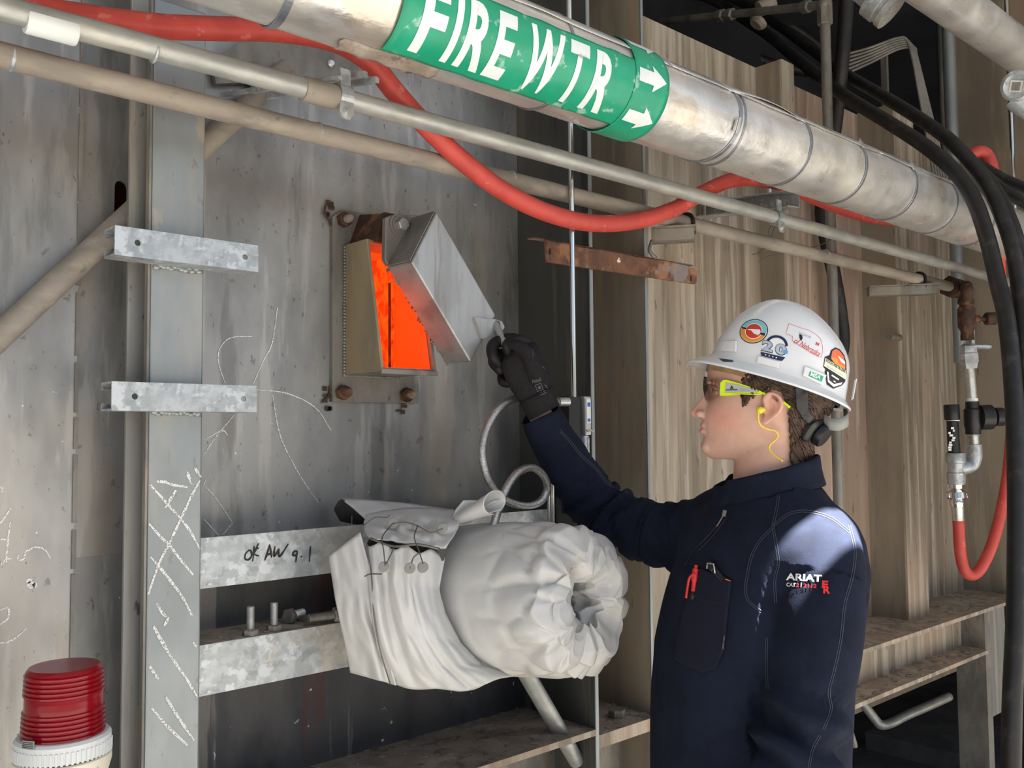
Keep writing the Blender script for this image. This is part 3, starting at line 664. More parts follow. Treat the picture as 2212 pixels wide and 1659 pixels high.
# ------------------------------------------------------------------ red hoses
def hose(name, pts, r, m, label, cat='hose', n=12, seg=18, group=None):
    o = MB().tube(spline(pts, n), r, seg).build(name, m, None, True); tag(o, label, cat, group); return o
hy = -.40
hose('red_hose', [PY(-120, -12, -.25), PY(0, 8, -.25), PY(160, 34, -.25), PY(330, 56, -.25), PY(470, 62, -.255), PY(600, 66, -.26), PY(720, 88, -.265), PY(800, 135, -.268), PY(850, 195, -.268),
    PY(910, 262, -.267), PY(985, 335, -.270), PY(1075, 405, -.276), PY(1170, 455, -.277), PY(1270, 481, -.277), PY(1370, 478, -.277), PY(1455, 452, -.275), PY(1520, 415, -.266), PY(1590, 388, -.262), PY(1680, 395, -.262),
    PY(1760, 428, -.262), PY(1830, 455, -.262), PY(1900, 472, -.262), PY(1990, 478, -.262), PY(2080, 480, -.262), PY(2200, 500, -.262)], .0172, 'red_hose', 'long red rubber hose sagging in a curve under the green label pipe')

# ------------------------------------------------------------------ rusty bar, polished rod, flow meter, braided hose
ry = -.226
rb = empty('rusty_angle_bar', (1.5, ry, 1.99)); tag(rb, 'rusty steel angle bar with bolt holes, below the red hose sag', 'bar')
p0, p1, p2, p3_ = PY(1180, 520, ry), PY(1508, 577, ry), PY(1505, 614, ry), PY(1183, 566, ry)
hl = PY(1188, 543, ry); hr = PY(1493, 601, ry)
n = 14
out = [(p3_.x, p3_.z), (p2.x-.006, p2.z), (p2.x, p2.z+.006), (p1.x-.006, p1.z-.016), (p1.x+.004, p1.z-.006), (p1.x-.006, p1.z)]+[(p1.x+(p0.x-p1.x)*i/n, p1.z+(p0.z-p1.z)*i/n+.0012*math.sin(i*5)) for i in range(1, n+1)]
plate('leg', out, [slot(hl.x, hl.z-.003, hl.z+.003, .0035), slot(hr.x, hr.z-.004, hr.z+.004, .0035)], wallM(ry+.003), .006, 'rust', rb)
q = PY(1143, 516, ry)
MB().prism([(p0.x-.035, ry-.003, p0.z-.001), (p0.x, ry-.003, p0.z), (p1.x-.02, ry-.003, p1.z), (p1.x-.02, ry+.001, p1.z+.003), (p0.x-.03, ry+.001, p0.z+.003)], (0, .02, .002)).build('upper_leg', 'rust', rb)
cpt = PY(1337, 563, ry-.001)
MB().add([cpt+Vector((r_*math.cos(a), 0, r_*math.sin(a))) for a, r_ in zip(np.linspace(0, 5.5, 8), (.006, .005, .007, .004, .006, .007, .005, .006))], [tuple(range(8))]).build('paint_chip', 'chalk', rb)
bk = MB().tube(spline([PY(1408, 520, -.225), PY(1403, 540, -.23), PY(1410, 552, -.235), PY(1416, 556, -.232)], 6), .004, 8).build('rust_scale_strip', 'weathered_iron', None, True); tag(bk, 'bent iron strip hanging between the short bracket and rusty bar', 'strip')

xr = -.262
rod = empty('polished_tube', PY(1237, 855, xr)); tag(rod, 'thin polished vertical tube running down to the flow meter', 'tube')
a = PY(1240, 858, xr); MB().tube([a, Vector((a.x, a.y, 3.3))], .0052, 14).build('tube', 'chrome', rod, True, 40)
mt = empty('flow_meter', PY(1245, 1000, xr)); tag(mt, 'flow meter with black back and clear column behind the sleeve', 'meter')
x0, x1 = PY(1225, 860, xr).x, PY(1253, 860, xr).x; ztop = PY(1240, 856, xr).z; zbot = PY(1240, 1110, xr).z
o = box('back_block', x0, x1, xr-.004, xr+.02, zbot, ztop, 'black_plastic', mt, .002)
x2 = PY(1276, 860, xr-.01).x
o = box('end_block', x1+.0006, x2, xr-.012, xr+.018, ztop-.075, ztop, 'zinc', mt, .003)
o = box('name_plate', x1+.004, x2-.004, xr-.0135, xr-.0122, ztop-.052, ztop-.006, 'label_white', mt)
for zz, hh in ((ztop-.016, .008), (ztop-.046, .006)):
    b_ = mat('label_blue', (.03, .14, .55), rough=.4) if 'label_blue' not in MATS else None
    box('blue_print', x1+.006, x2-.006, xr-.0142, xr-.0137, zz-hh/2, zz+hh/2, 'label_blue', o)
for dx in (.006, .013, .020): MB().lathe((x1+dx, xr-.012, ztop-.066), (0, -1, 0), [(0, .003), (.003, .003), (.004, .002)], 10).build('screw', 'chrome', mt)
mat('clear_tube', (.75, .78, .85), rough=.12, metal=.3, spec=.8)
o = box('column', x1+.003, x2-.003, xr-.008, xr+.014, zbot, ztop-.0755, 'clear_tube', mt, .003)
MB().tube([(x1+.012, xr-.0090, zbot), (x1+.012, xr-.0090, ztop-.08)], .003, 8).build('scale_tube', 'chrome', mt, True)
MB().tube([PY(1205, 868, xr), PY(1226, 868, xr)], .009, 12).build('inlet_fitting', 'zinc', mt, True, 40)
lg = hose('stainless_tube', [PY(1207, 868, xr), PY(1188, 870, -.25), PY(1150, 862, -.24), PY(1110, 862, -.24), PY(1075, 885, -.24), PY(1050, 930, -.24), PY(1042, 980, -.245), PY(1055, 1035, -.25), PY(1085, 1075, -.255), PY(1130, 1092, -.26), PY(1165, 1085, -.265), PY(1182, 1058, -.27), PY(1175, 1028, -.28), PY(1150, 1010, -.29), PY(1120, 1020, -.30), PY(1097, 1050, -.305), PY(1080, 1090, -.305), PY(1065, 1140, -.30)], .0072, 'braid', 'looped braided stainless tube behind the gloved forearm', 'tube', 10, 14)
for i, (xx, yy) in enumerate(((1186, 1040), (1195, 1045))):
    A = PY(xx, yy, -.262-.004*i); o = MB().tube([A, Vector((A.x, A.y, 1.40))], .0045, 12).build('instrument_tube', 'chrome', None, True, 40)
    tag(o, ('left' if i == 0 else 'right')+' of two short vertical tubes beside the braided loop', 'tube', 'short vertical tubes')

# ------------------------------------------------------------------ peep hole with swinging box door
pk = empty('furnace_peephole', PY(810, 870, -.01)); tag(pk, 'furnace peephole box with swung-open steel door and orange glow inside', 'peephole')
XL = .9315; yT, yB = -.085, -.133; zT, zB = 2.012, 1.767; XR = 1.055
fl = [(.906, 1.716), (1.103, 1.716), (1.103, 2.085), (.925, 2.078), (.9055, 2.062)]
plate('flange', fl, [[(XL+.006, zB+.006), (XR-.006, zB+.006), (XR-.006, zT-.002), (XL+.006, zT-.002)]], wallM(-.0055), .010, 'weathered_iron', pk)
def side(nm, x, m, ztop=zT):
    return MB().prism([(x, -.0108, zB), (x, yB, zB), (x, yT, ztop), (x, -.0108, ztop)], (.006, 0, 0)).build(nm, m, pk)
o = side('side_plate', XL, 'heat_tinted'); bevel(o, .001)
o = MB().prism([(XR-.006, -.0108, zB), (XR-.006, yB, zB), (XR-.006, yT, zT), (XR-.006, -.0108, zT)], (.006, 0, 0)).build('side_plate', 'weathered_iron', pk)
box('bottom_plate', XL+.0065, XR-.0065, yB+.001, -.0108, zB, zB+.007, 'weathered_iron', pk)
box('sill', XL-.002, XR, yB-.004, yB, zB-.005, zB+.004, 'weathered_iron', pk, .001)
MB().prism([(XL+.006, -.0108, zT-.006), (XL+.006, yT, zT-.006), (XL+.006, yT, zT), (XL+.006, -.0108, zT)], (XR-XL-.012, 0, 0)).build('top_plate', 'heat_tinted', pk)
# weld seams
mb = MB()
for z in np.arange(zB, zT, .006): mb.ball((XL-.001, -.0125, z), (.0042, .004, .005), 6)
mb.build('weld_seam', 'weathered_iron', pk, True)['kind'] = 'stuff'
mb = MB()
for x in np.arange(XL, XR, .006): mb.ball((x, -.0125, zB-.002), (.005, .0042, .0042), 6)
mb.build('weld_seam', 'weathered_iron', pk, True)['kind'] = 'stuff'
# glowing inside: lining plates on the far cheek and bottom, rough hot refractory behind
MB().prism([(XR-.0075, .10, zB+.008), (XR-.0075, yB+.012, zB+.008), (XR-.0075, yT+.008, zT-.008), (XR-.0075, .10, zT-.008)], (.001, 0, 0)).build('hot_cheek', 'glow', pk)
mb = MB(); nx, nz = 26, 60; v = []; f = []
for i in range(nx+1):
    for j in range(nz+1):
        x = XL+.002+(XR-XL-.012)*i/nx; z = zB+.004+(zT-zB-.008)*j/nz
        v.append((x, .085+.016*noise.noise(Vector((x*70, z*50, 2)))+.006*noise.noise(Vector((x*200, z*160, 4))), z))
for i in range(nx):
    for j in range(nz): a = i*(nz+1)+j; f.append((a, a+nz+1, a+nz+2, a+1))
mesh_obj('hot_refractory', v, f, 'glow_rough', pk, True)
v = []; f = []
for i in range(21):
    for j in range(61):
        y = -.01+.095*i/20; z = zB+.004+(zT-zB-.008)*j/60
        v.append((XR-.010-.010*max(0, i/20)+.004*noise.noise(Vector((y*90, z*60, 3)))-.002*(i % 7 == 3), y, z))
for i in range(20):
    for j in range(60): a = i*61+j; f.append((a, a+61, a+62, a+1))
mesh_obj('hot_side_lining', v, f, 'glow_rough', pk, True)
box('hot_floor', XL+.004, XR-.004, -.01, .09, zB+.002, zB+.006, 'glow', pk)
box('hot_roof', XL+.004, XR-.004, -.01, .09, zT-.008, zT-.004, 'glow', pk)
box('hot_near_lining', XL+.002, XL+.005, -.004, .09, zB, zT, 'glow_strong', pk)
MB().tube([(XR-.017, -.004, zB+.008), (XR-.017, -.004, zT-.06)], .003, 6).build('lining_joint', 'rust_dark', pk)
# studs with nuts
def stud(x, z, y=-.0105, axis=(0, -1, 0), r=.0145, nm='stud_nut'):
    o = hexhead(MB(), (x, y, z), axis, r, .016, .2).build(nm, 'rust_dark', pk); bevel(o, .0012)
    MB().lathe(Vector((x, y, z))+Vector(axis)*.016, axis, [(0, .0085), (.010, .0085), (.014, .006)], 12).build('stud_end', 'rust', o, True, 40)
stud(.927, 2.058); stud(.925, 1.733); stud(1.070, 1.732)
# rust torn sealant behind the flange corners
for (cx_, cz_, sd) in ((.900, 2.078, 1), (.9015, 1.735, 2), (.9015, 1.715, 6), (1.066, 1.709, 3)):
    mb = MB(); random.seed(sd)
    for k in range(6):
        a = random.uniform(0, 6.28); mb.ball((cx_+.008*math.cos(a), -.004, cz_+.012*math.sin(a)), (random.uniform(.003, .008), .004, random.uniform(.004, .010)), 6)
    mb.build('rust_scale', 'rust_dark', pk)['kind'] = 'stuff'
MB().tube(spline([(.893, -.006, 2.083), (.890, -.008, 2.066), (.899, -.007, 2.055), (.905, -.006, 2.046)], 5), .0022, 6).build('rust_curl', 'rust_dark', pk, True)
# pivot: web plate, bolt and washer
pv = PY(858, 488, -.125)
MB().prism([(pv.x-.032, -.0108, 2.010), (pv.x-.032, yT-.006, 2.010), (pv.x-.010, yT-.014, 2.060), (pv.x-.006, -.0108, 2.075)], (.008, 0, 0)).build('pivot_web', 'rust_dark', pk)
MB().prism([(pv.x-.030, yT-.007, 2.006), (pv.x+.045, yT-.007, 2.006), (pv.x+.035, yT-.007, 2.062), (pv.x-.012, yT-.007, 2.062)], (0, -.010, 0)).build('pivot_plate', 'rust_dark', pk)
dr = MB()
dyb, dyf = -.128, -.202
# door pan: a skewed box, its corners where they stand on the front plane
A, B, Cc, Dd = [PY(*k, dyf) for k in ((944, 456), (1072, 681), (1017, 783), (889, 566))]
F4 = [Vector((p.x, 0, p.z)) for p in (A, B, Cc, Dd)]
e = Vector((0, 1, 0))
door = MB().prism([p+e*dyf for p in F4], e*(dyb-dyf)).build('door', 'door_steel', pk); door['label'] = 'thick box-shaped swing door'
bevel(door, .0035, 3)
# end cap darker, back plate with the pivot ear
ax = (F4[0]-F4[3]).normalized(); dn = (F4[1]-F4[0]).normalized()
MB().prism([F4[3]+e*(dyf+.004)-dn*.0012+ax*.002, F4[0]+e*(dyf+.004)-dn*.0012-ax*.002, F4[0]+e*dyb-dn*.0012-ax*.002, F4[3]+e*dyb-dn*.0012+ax*.002], -dn*.0018).build('end_cap', 'weathered_iron', door)
ep = [PY(*k, dyb) for k in ((832, 470), (848, 464), (905, 464), (880, 520), (838, 575), (830, 560))]
o = MB().prism([(p.x, dyb-.002, p.z) for p in ep], (0, .012, 0)).build('pivot_ear', 'weathered_iron', door); bevel(o, .002)
mb = MB()
for i in range(40):
    t = i/39; p = F4[3].lerp(F4[2], t)+e*(dyb+.002*0)
    if random.random() < .6: mb.ball(p+Vector((random.uniform(-.003, .003), random.uniform(-.006, .001), random.uniform(-.003, .003))), (random.uniform(.001, .005), .003, random.uniform(.001, .006)), 6)
mb.build('rust_edge', 'rust', door)['kind'] = 'stuff'
MB().lathe((pv.x, dyb-.0022, pv.z), (0, -1, 0), [(0, .0215), (.003, .0215), (.003, .017), (.006, .017)], 24).build('washer', 'weathered_iron', pk, True, 40)
o = hexhead(MB(), (pv.x, dyb-.0083, pv.z), (0, -1, 0), .0125, .012, .35).build('pivot_bolt', 'door_steel', pk); bevel(o, .001)
# handle lug with eye and hanging rod
lc = PY(1070, 702, dyf-.004)
lp = [PY(*k, dyf-.002) for k in ((1022, 686), (1050, 690), (1064, 690), (1080, 695), (1086, 707), (1078, 720), (1066, 722), (1040, 733))]
c2d = [(p.x, p.z) for p in lp]
lug = plate('handle_lug', c2d, [circ(lc.x+.002, lc.z+.001, .0075)], wallM(dyf-.004), .007, 'door_steel', door); bevel(lug, .001)
RODA = PY(1068, 703, dyf-.002)+Vector((0, -.004, .002)); RODB = PD(1103, 773, 1.688)
rdir = (RODB-RODA).normalized()
MB().tube(spline([RODA+Vector((.004, .022, -.006)), RODA+Vector((.001, .004, .003)), RODA+rdir*.012, RODA+rdir*.05, RODB, RODB+rdir*.008], 6), .0062, 12).build('pull_rod', 'door_steel', door, True, 40)
# ------------------------------------------------------------------ insulation blanket
bl = empty('insulation_blanket', PD(990, 1480, 1.58)); tag(bl, 'silver grey fabric insulation blanket, laced and rolled, hung on the rails', 'blanket')
E0, E1 = PD(950, 1283, 1.69), PD(1266, 1298, 1.475)
bax = (E1-E0).normalized(); bup = (Z_-bax*Z_.dot(bax)).normalized(); bsd = bax.cross(bup); BL = (E1-E0).length; BR = .122
def nz3(x, y, z): return noise.noise(Vector((x, y, z)))
rings = []
prof = [(0, .108, 0), (.03, .116, 0), (.07, .121, 0), (.12, .1235, .0), (.17, .125, .04), (.21, .126, .12), (.24, .125, .35), (BL-.012, .121, .8), (BL, .110, 1), (BL+.012, .100, 1), (BL+.016, .086, 1), (BL+.012, .068, 1), (BL, .054, 1), (BL-.02, .046, .9), (BL-.06, .042, .5), (BL-.10, .04, .2)]
tt = np.linspace(0, len(prof)-1, 150); NS = 240
for t in tt:
    i = min(int(t), len(prof)-2); k = t-i; a, r, g = [prof[i][j]*(1-k)+prof[i+1][j]*k for j in range(3)]
    ring = []
    for j in range(NS):
        ph = 2*math.pi*j/NS; cs, sn = math.cos(ph), math.sin(ph)
        # crumpled pleats at the gathered end: sharp valleys between puffed panels
        pv_ = Vector((cs*r*19+1.7, sn*r*19, a*17)); vd_ = noise.voronoi(pv_)[0]; f1, f2 = vd_[0], vd_[1]
        cre = min(1, (f2-f1)*2.2)                                   # 0 on the crease lines
        w1_ = ph*2.5+3.2*nz3(cs*1.1, sn*1.1, 1)+6*(a-.2); val = 1-abs(math.sin(w1_))**.5
        pl_ = g*(.016*(1-cre)**1.5+.013*val+.012*nz3(cs*2.2, sn*2.2, a*7)-.004)
        ax_ = g*(.026*nz3(cs*1.5+4, sn*1.5, r*9)+.016*(f1-.4)-.008*val)
        soft = .0034*nz3(cs*1.6, sn*1.6, a*7)+.0018*nz3(cs*3, sn*3, a*22+5)-.003*(1-abs(nz3(cs*1.3+1, sn*1.3, a*4)))**9
        sag = -.006*max(0, -cs)*0
        R_ = r-pl_+soft
        ring.append(E0+bax*(a+ax_*(1 if a > .2 else .2))+bup*(cs*R_*1.03)+bsd*(sn*R_))
    rings.append(ring)
o = MB().loft(rings, False).build('roll', 'blanket', bl, True)
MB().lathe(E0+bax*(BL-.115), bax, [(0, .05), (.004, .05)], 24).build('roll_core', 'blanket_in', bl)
def sheet(nm, left, right, depth, ns, nt, fold, m='blanket', parent=bl, thick=.0025):
    """cloth sheet between two boundary polylines (pixel x, y from top to bottom); depth(s,t) in metres"""
    def along(poly, t):
        d = [0.]
        for a, b in zip(poly, poly[1:]): d.append(d[-1]+math.hypot(b[0]-a[0], b[1]-a[1]))
        t *= d[-1]; return np.interp(t, d, [p[0] for p in poly]), np.interp(t, d, [p[1] for p in poly])
    v = []; f = []
    for j in range(nt+1):
        L = along(left, j/nt); R = along(right, j/nt)
        for i in range(ns+1):
            s_ = i/ns; t = j/nt; dx, dy, dd = fold(s_, t)
            v.append(PD(L[0]+(R[0]-L[0])*s_+dx, L[1]+(R[1]-L[1])*s_+dy, depth(s_, t)+dd))
    for j in range(nt):
        for i in range(ns): a = j*(ns+1)+i; f.append((a, a+1, a+ns+2, a+ns+1))
    o = mesh_obj(nm, v, f, m, parent, True); solidify(o, thick, 0); return o
def bell(x, c, w_): return math.exp(-((x-c)/w_)**2)
def folds_front(s_, t):
    g = .25+.75*math.sin(math.pi*min(1, t*.9+.12))
    d = .016*g*nz3(s_*4.2+.25*t, t*.8, 2)+.007*nz3(s_*9+.5*t, t*1.3, 6)+.003*nz3(s_*16, t*9, 3)
    d += .011*g*(1-abs(nz3(s_*3.1+.3*t+4, t*.6, 1)))**8                    # sharp valleys
    d -= .010*bell(s_, .10, .05)*g
    yb_ = (24*math.sin(math.pi*s_)+4*math.sin(s_*13)) * t**4
    yt_ = 6*math.sin(s_*21)*(1-t)**6
    return 0, yb_+yt_, d
LF = [(790, 1152), (800, 1250), (806, 1330), (818, 1400), (835, 1450), (850, 1478)]
sheet('front_skirt', [(785, 1172), (795, 1250), (803, 1330), (815, 1400), (835, 1450), (852, 1476)], [(962, 1197), (948, 1272), (962, 1325), (995, 1389), (1044, 1438), (1114, 1458)],
      lambda s_, t: 1.485-.05*math.sin(math.pi*(s_*.85+.05))-.03*math.sin(math.pi*t)+.035*s_, 60, 48, folds_front)
sheet('side_flap', [(711, 1201), (725, 1294), (744, 1384), (757, 1452)], [(778, 1150), (804, 1250), (816, 1340), (856, 1480)],
      lambda s_, t: 1.50-.035*s_**.7-.02*math.sin(math.pi*t), 36, 40, lambda s_, t: (0, 0, -.012*bell(s_, .55+.15*t, .16)*t+.010*bell(s_, .82, .10)*t+.004*nz3(s_*6, t*6, 9)))
def fold_top(s_, t):
    d = .016*abs(math.sin(s_*9+1.5*nz3(s_*3, t*3, 1)))*math.sin(math.pi*t)+.010*nz3(s_*7, t*5, 3)
    return 0, 5*nz3(s_*9, t*4, 8)-10*math.sin(math.pi*s_)*(1-t), -d
sheet('gathered_top', [(793, 1112), (786, 1130), (788, 1150), (800, 1163)], [(985, 1104), (992, 1130), (985, 1150), (962, 1185)], lambda s_, t: 1.62-.155*t**.7, 48, 24, fold_top)
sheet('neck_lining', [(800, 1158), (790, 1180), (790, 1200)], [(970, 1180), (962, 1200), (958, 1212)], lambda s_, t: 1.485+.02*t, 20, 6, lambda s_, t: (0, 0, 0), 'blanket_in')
sheet('upper_flap', [(736, 1077), (760, 1095), (788, 1120)], [(985, 1103), (988, 1112), (990, 1128)], lambda s_, t: 1.66-.06*t, 24, 8, lambda s_, t: (0, -4*math.sin(math.pi*s_), .008*nz3(s_*5, t*3, 0)))
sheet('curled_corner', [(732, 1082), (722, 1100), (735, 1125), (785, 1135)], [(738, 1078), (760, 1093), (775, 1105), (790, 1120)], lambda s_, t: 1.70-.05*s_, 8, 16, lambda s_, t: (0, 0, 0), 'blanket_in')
# curled right flap: a rolled piece of cloth
rings = []
for i in range(25):
    t = i/24; c = PD(985+85*t, 1122-38*t, 1.57-.03*t); r = .010+.014*t
    ring = []
    for k in range(40):
        a = -1.0+k/39*5.6; rr = r*(1+.12*k/39)
        ring.append(c+UP*(rr*.75*math.sin(a))+RT*(rr*.35*math.cos(a)*(1+t))+FW*(rr*math.cos(a)))
    rings.append(ring)
v = [p for r in rings for p in r]; f = [(i*40+k, i*40+k+1, (i+1)*40+k+1, (i+1)*40+k) for i in range(24) for k in range(39)]
o = mesh_obj('curled_flap', v, f, 'blanket', bl, True); solidify(o, .002, 0)
sheet('flap_tail', [(1001, 1081), (985, 1100), (967, 1136)], [(1080, 1080), (1040, 1100), (1005, 1125)], lambda s_, t: 1.565, 10, 10, lambda s_, t: (0, 0, .006*math.sin(s_*4)))
# seams, lacing discs and wires
def seam(pts, r=.0009, m='wire', nm='seam'): return MB().tube(spline([PD(*p) for p in pts], 8), r, 6).build(nm, m, bl, True)
seam([(793, 1175, 1.455), (803, 1250, 1.44), (808, 1330, 1.43), (820, 1400, 1.435), (843, 1478, 1.46)], .0012)
seam([(800, 1163, 1.455), (850, 1180, 1.445), (900, 1176, 1.44), (950, 1186, 1.45)], .002)
for (x, y, d) in ((830, 1225, 1.418), (886, 1228, 1.412), (914, 1226, 1.425), (848, 1131, 1.50), (902, 1136, 1.495), (956, 1142, 1.49)):
    c = PD(x, y, d); MB().lathe(c, -FW+UP*.3, [(0, .0085), (.0012, .0088), (.002, .0078)], 18).build('lacing_disc', 'lace_disc', bl)
for wq in ([(848, 1131, 1.49), (826, 1160, 1.45), (829, 1190, 1.425), (832, 1222, 1.412)], [(902, 1136, 1.485), (895, 1160, 1.45), (905, 1190, 1.43), (914, 1218, 1.415)], [(832, 1222, 1.412), (846, 1195, 1.425), (852, 1180, 1.435)],
           [(785, 1135, 1.50), (810, 1118, 1.50), (835, 1118, 1.50), (842, 1112, 1.50)], [(848, 1131, 1.49), (875, 1128, 1.49), (902, 1136, 1.485), (930, 1150, 1.48), (956, 1142, 1.48)], [(886, 1228, 1.41), (893, 1205, 1.42), (905, 1195, 1.425)], [(788, 1245, 1.43), (800, 1240, 1.425), (825, 1240, 1.412)], [(760, 1115, 1.55), (760, 1132, 1.53)]):
    seam(wq, .0010, 'wire', 'lacing_wire')

# ------------------------------------------------------------------ diagonal galvanised pipe under the blanket, ledge bolts, debris
A, B = PD(1105, 1400, 1.74), PX(1246, 1644, 1.384)
t = MB().tube([A, B], .0165, 18).build('stub_pipe', 'conduit', None, True, 40); tag(t, 'short galvanised pipe slanting down from the blanket to the ledge', 'pipe')
def ledge_bolt(p, ax, r, h, label, m='weathered_iron'):
    o = hexhead(MB(), p, ax, r, h, .4).build('ledge_bolt', m); bevel(o, .001); tag(o, label, 'bolt')
ledge_bolt(PZ(1333, 1548, 1.05), Z_, .019, .016, 'dirty hex bolt head standing on the short ledge')
ledge_bolt(PY(1380, 1625, -.12), -Y_, .016, .012, 'pale hex bolt head in the beam below the short ledge', 'galvanised')
def flakes(nm, n, fn, z, parent, sd, smax=.012):
    mb = MB(); random.seed(sd)
    for _ in range(n):
        x, y = fn(); r = random.uniform(.2, 1)**2*smax+.002; k = random.randint(4, 6); h = random.uniform(.0005, .0025)
        a0 = random.uniform(0, 6); mb.prism([(x+r*math.cos(a0+6.28*i/k)*random.uniform(.6, 1.3), y+r*math.sin(a0+6.28*i/k)*.6, z+random.uniform(0, .001)) for i in range(k)], (0, 0, h))
    o = mb.build(nm, 'dust', parent); o['kind'] = 'stuff'; return o
flakes('rust_flakes', 90, lambda: (random.uniform(.75, 1.38), -.215*random.random()**1.3), 1.0642, led, 5, .012)
flakes('rust_flakes', 70, lambda: (random.uniform(1.40, XB+.09), -.21*random.random()), 1.0502, led2, 6, .02)
flakes('rust_flakes', 60, lambda: (random.uniform(2.2, 3.35), -.215+.1*random.random()), .9052, bm_, 7, .016)
flakes('rust_flakes', 60, lambda: (random.uniform(2.2, 3.6), -.215+.2*random.random()), 1.0452, bm_, 8, .012)
flakes('rust_flakes', 60, lambda: (random.uniform(ra+.01, 1.3), random.uniform(-.10, -.015)), 1.3336, rail2, 9, .008)
for (x, y, r) in ((1868, 1362, .020), (2021, 1322, .020)):
    p = PY(x, y, -.012); o = MB().lathe(p, -Y_, [(0, r), (.01, r), (.012, r*.7)], 16).build('drain_boss', 'brown_sheet'); tag(o, ('left' if x < 1900 else 'right')+' round boss low on the tan wall above the ledge', 'boss', 'round bosses above the ledge')
p = PY(1932, 728, -.13)
o = MB().tube([p+Vector((-.035, 0, .0)), p+Vector((.035, 0, 0))], .011, 12).build('lifting_pin', 'weathered_iron', None, True, 40); tag(o, 'short round pin sticking out across the stiffener beside the hard hat', 'pin')

# ------------------------------------------------------------------ warning beacon
mat('beacon_red', (.42, .006, .02), rough=.22, trans=.55, coat=.3, ior=1.3)
mat('beacon_core', (.55, .03, .05), rough=.4)
mat('beacon_white', (.60, .62, .62), rough=.4)
mat('beacon_cream', (.66, .62, .50), rough=.42)
bc = PD(138, 1520, 1.17); bz = lambda y: PD(138, y, 1.17).z
bx_, by_ = bc.x, bc.y
be = empty('warning_beacon', (bx_, by_, bz(1700))); tag(be, 'red ribbed warning beacon on a cream base at lower left', 'beacon')
zc, zt_, = bz(1583), bz(1438)
H = zt_-zc; r0, r1 = .0485, .0455; pr = [(0, r0)]; n = 14
for i in range(n):
    a = i/n; rb_ = r0+(r1-r0)*a
    if 6 <= i <= 8: pr += [(H*.93*(i+.1)/n, rb_*.97), (H*.93*(i+.9)/n, rb_*.97)]
    else: pr += [(H*.93*(i+.08)/n, rb_*.965), (H*.93*(i+.3)/n, rb_*1.012), (H*.93*(i+.7)/n, rb_*1.012), (H*.93*(i+.92)/n, rb_*.965)]
pr += [(H*.94, r1*.985), (H*.985, r1*.93), (H, r1*.90)]
MB().lathe((bx_, by_, zc), Z_, pr, 56).build('lens', 'beacon_red', be, True, 35)
MB().lathe((bx_, by_, zc+.003), Z_, [(0, .034), (H*.3, .034), (H*.31, .02), (H*.55, .02), (H*.56, .036), (H*.9, .036)], 24).build('reflector_core', 'beacon_core', be, True, 35)
hz = bz(1622)-zc
MB().lathe((bx_, by_, zc+hz), Z_, [(0, .0555), (.0012, .0565), (-hz*.45, .0565), (-hz*.9, .0560), (-hz+.001, .053), (-hz+.0015, .049)], 64).build('collar', 'beacon_white', be, True, 35)
colr = [o for o in be.children if o.name.startswith('collar')][0]
for k in range(60):
    a = 2*math.pi*k/60; c = Vector((bx_+.0565*math.cos(a), by_+.0565*math.sin(a), zc+hz*.70))
    if (c-Vector((bx_, by_, c.z))).dot(CAM-c) < 0: continue
    M = Matrix.Translation(c) @ Matrix.Rotation(a, 4, 'Z')
    MB().box(-.001, .0010, -.0014, .0014, -.0075, .0075, M).build('grip_rib', 'beacon_white', colr)
MB().lathe((bx_, by_, zc+hz-.10), Z_, [(0, .045), (.04, .047), (.075, .0535), (.088, .0570), (.0965, .0570), (.098, .055)], 56).build('base', 'beacon_cream', be, True, 35)
MB().lathe((bx_, by_, zc+hz-.002), Z_, [(0, .0545), (.0018, .0545)], 48).build('gasket', 'black_plastic', be)
MB().box(-.002, .002, -.006, .006, -.004, .006, Matrix.Translation((PD(42, 1598, 1.17))) ).build('latch_tab', 'beacon_cream', be)
def on_cyl(v2, c, r, ang):       # wrap flat lettering round a vertical cylinder
    return [Vector((c[0]+r*math.cos(ang+a/r), c[1]+r*math.sin(ang+a/r), c[2]+b)) for a, b in v2]
vd = math.atan2(CAM.y-by_, CAM.x-bx_)
v2, f2 = subdiv2d(*fit_text('ADAPTABEACON', 0, .030, 0, .0036), .004); mesh_obj('print', on_cyl(v2, (bx_, by_, zc+hz-.0195), .0573, vd+.12), f2, 'ink', be)
mesh_obj('maker_mark', on_cyl([(0, 0), (.0025, .0045), (0, .009), (-.0025, .0045)], (bx_, by_, zc+hz-.020), .0573, vd+.75), [(0, 1, 2, 3)], 'label_green', be)
v, f = [], []
for i in range(9): v += on_cyl([(-.0095+.0024*i, 0), (-.0095+.0024*i, .010)], (bx_, by_, zc+hz+.021), .0569, vd-.75)
mesh_obj('rating_label', v, [(2*i, 2*i+2, 2*i+3, 2*i+1) for i in range(8)], 'galvanised_plain', be)
for k in range(4):
    v = []
    for i in range(9): v += on_cyl([(-.008+.002*i, 0), (-.008+.002*i, .0008)], (bx_, by_, zc+hz+.0225+.002*k), .0571, vd-.75)
    mesh_obj('print_line', v, [(2*i, 2*i+2, 2*i+3, 2*i+1) for i in range(8)], 'ink', be)

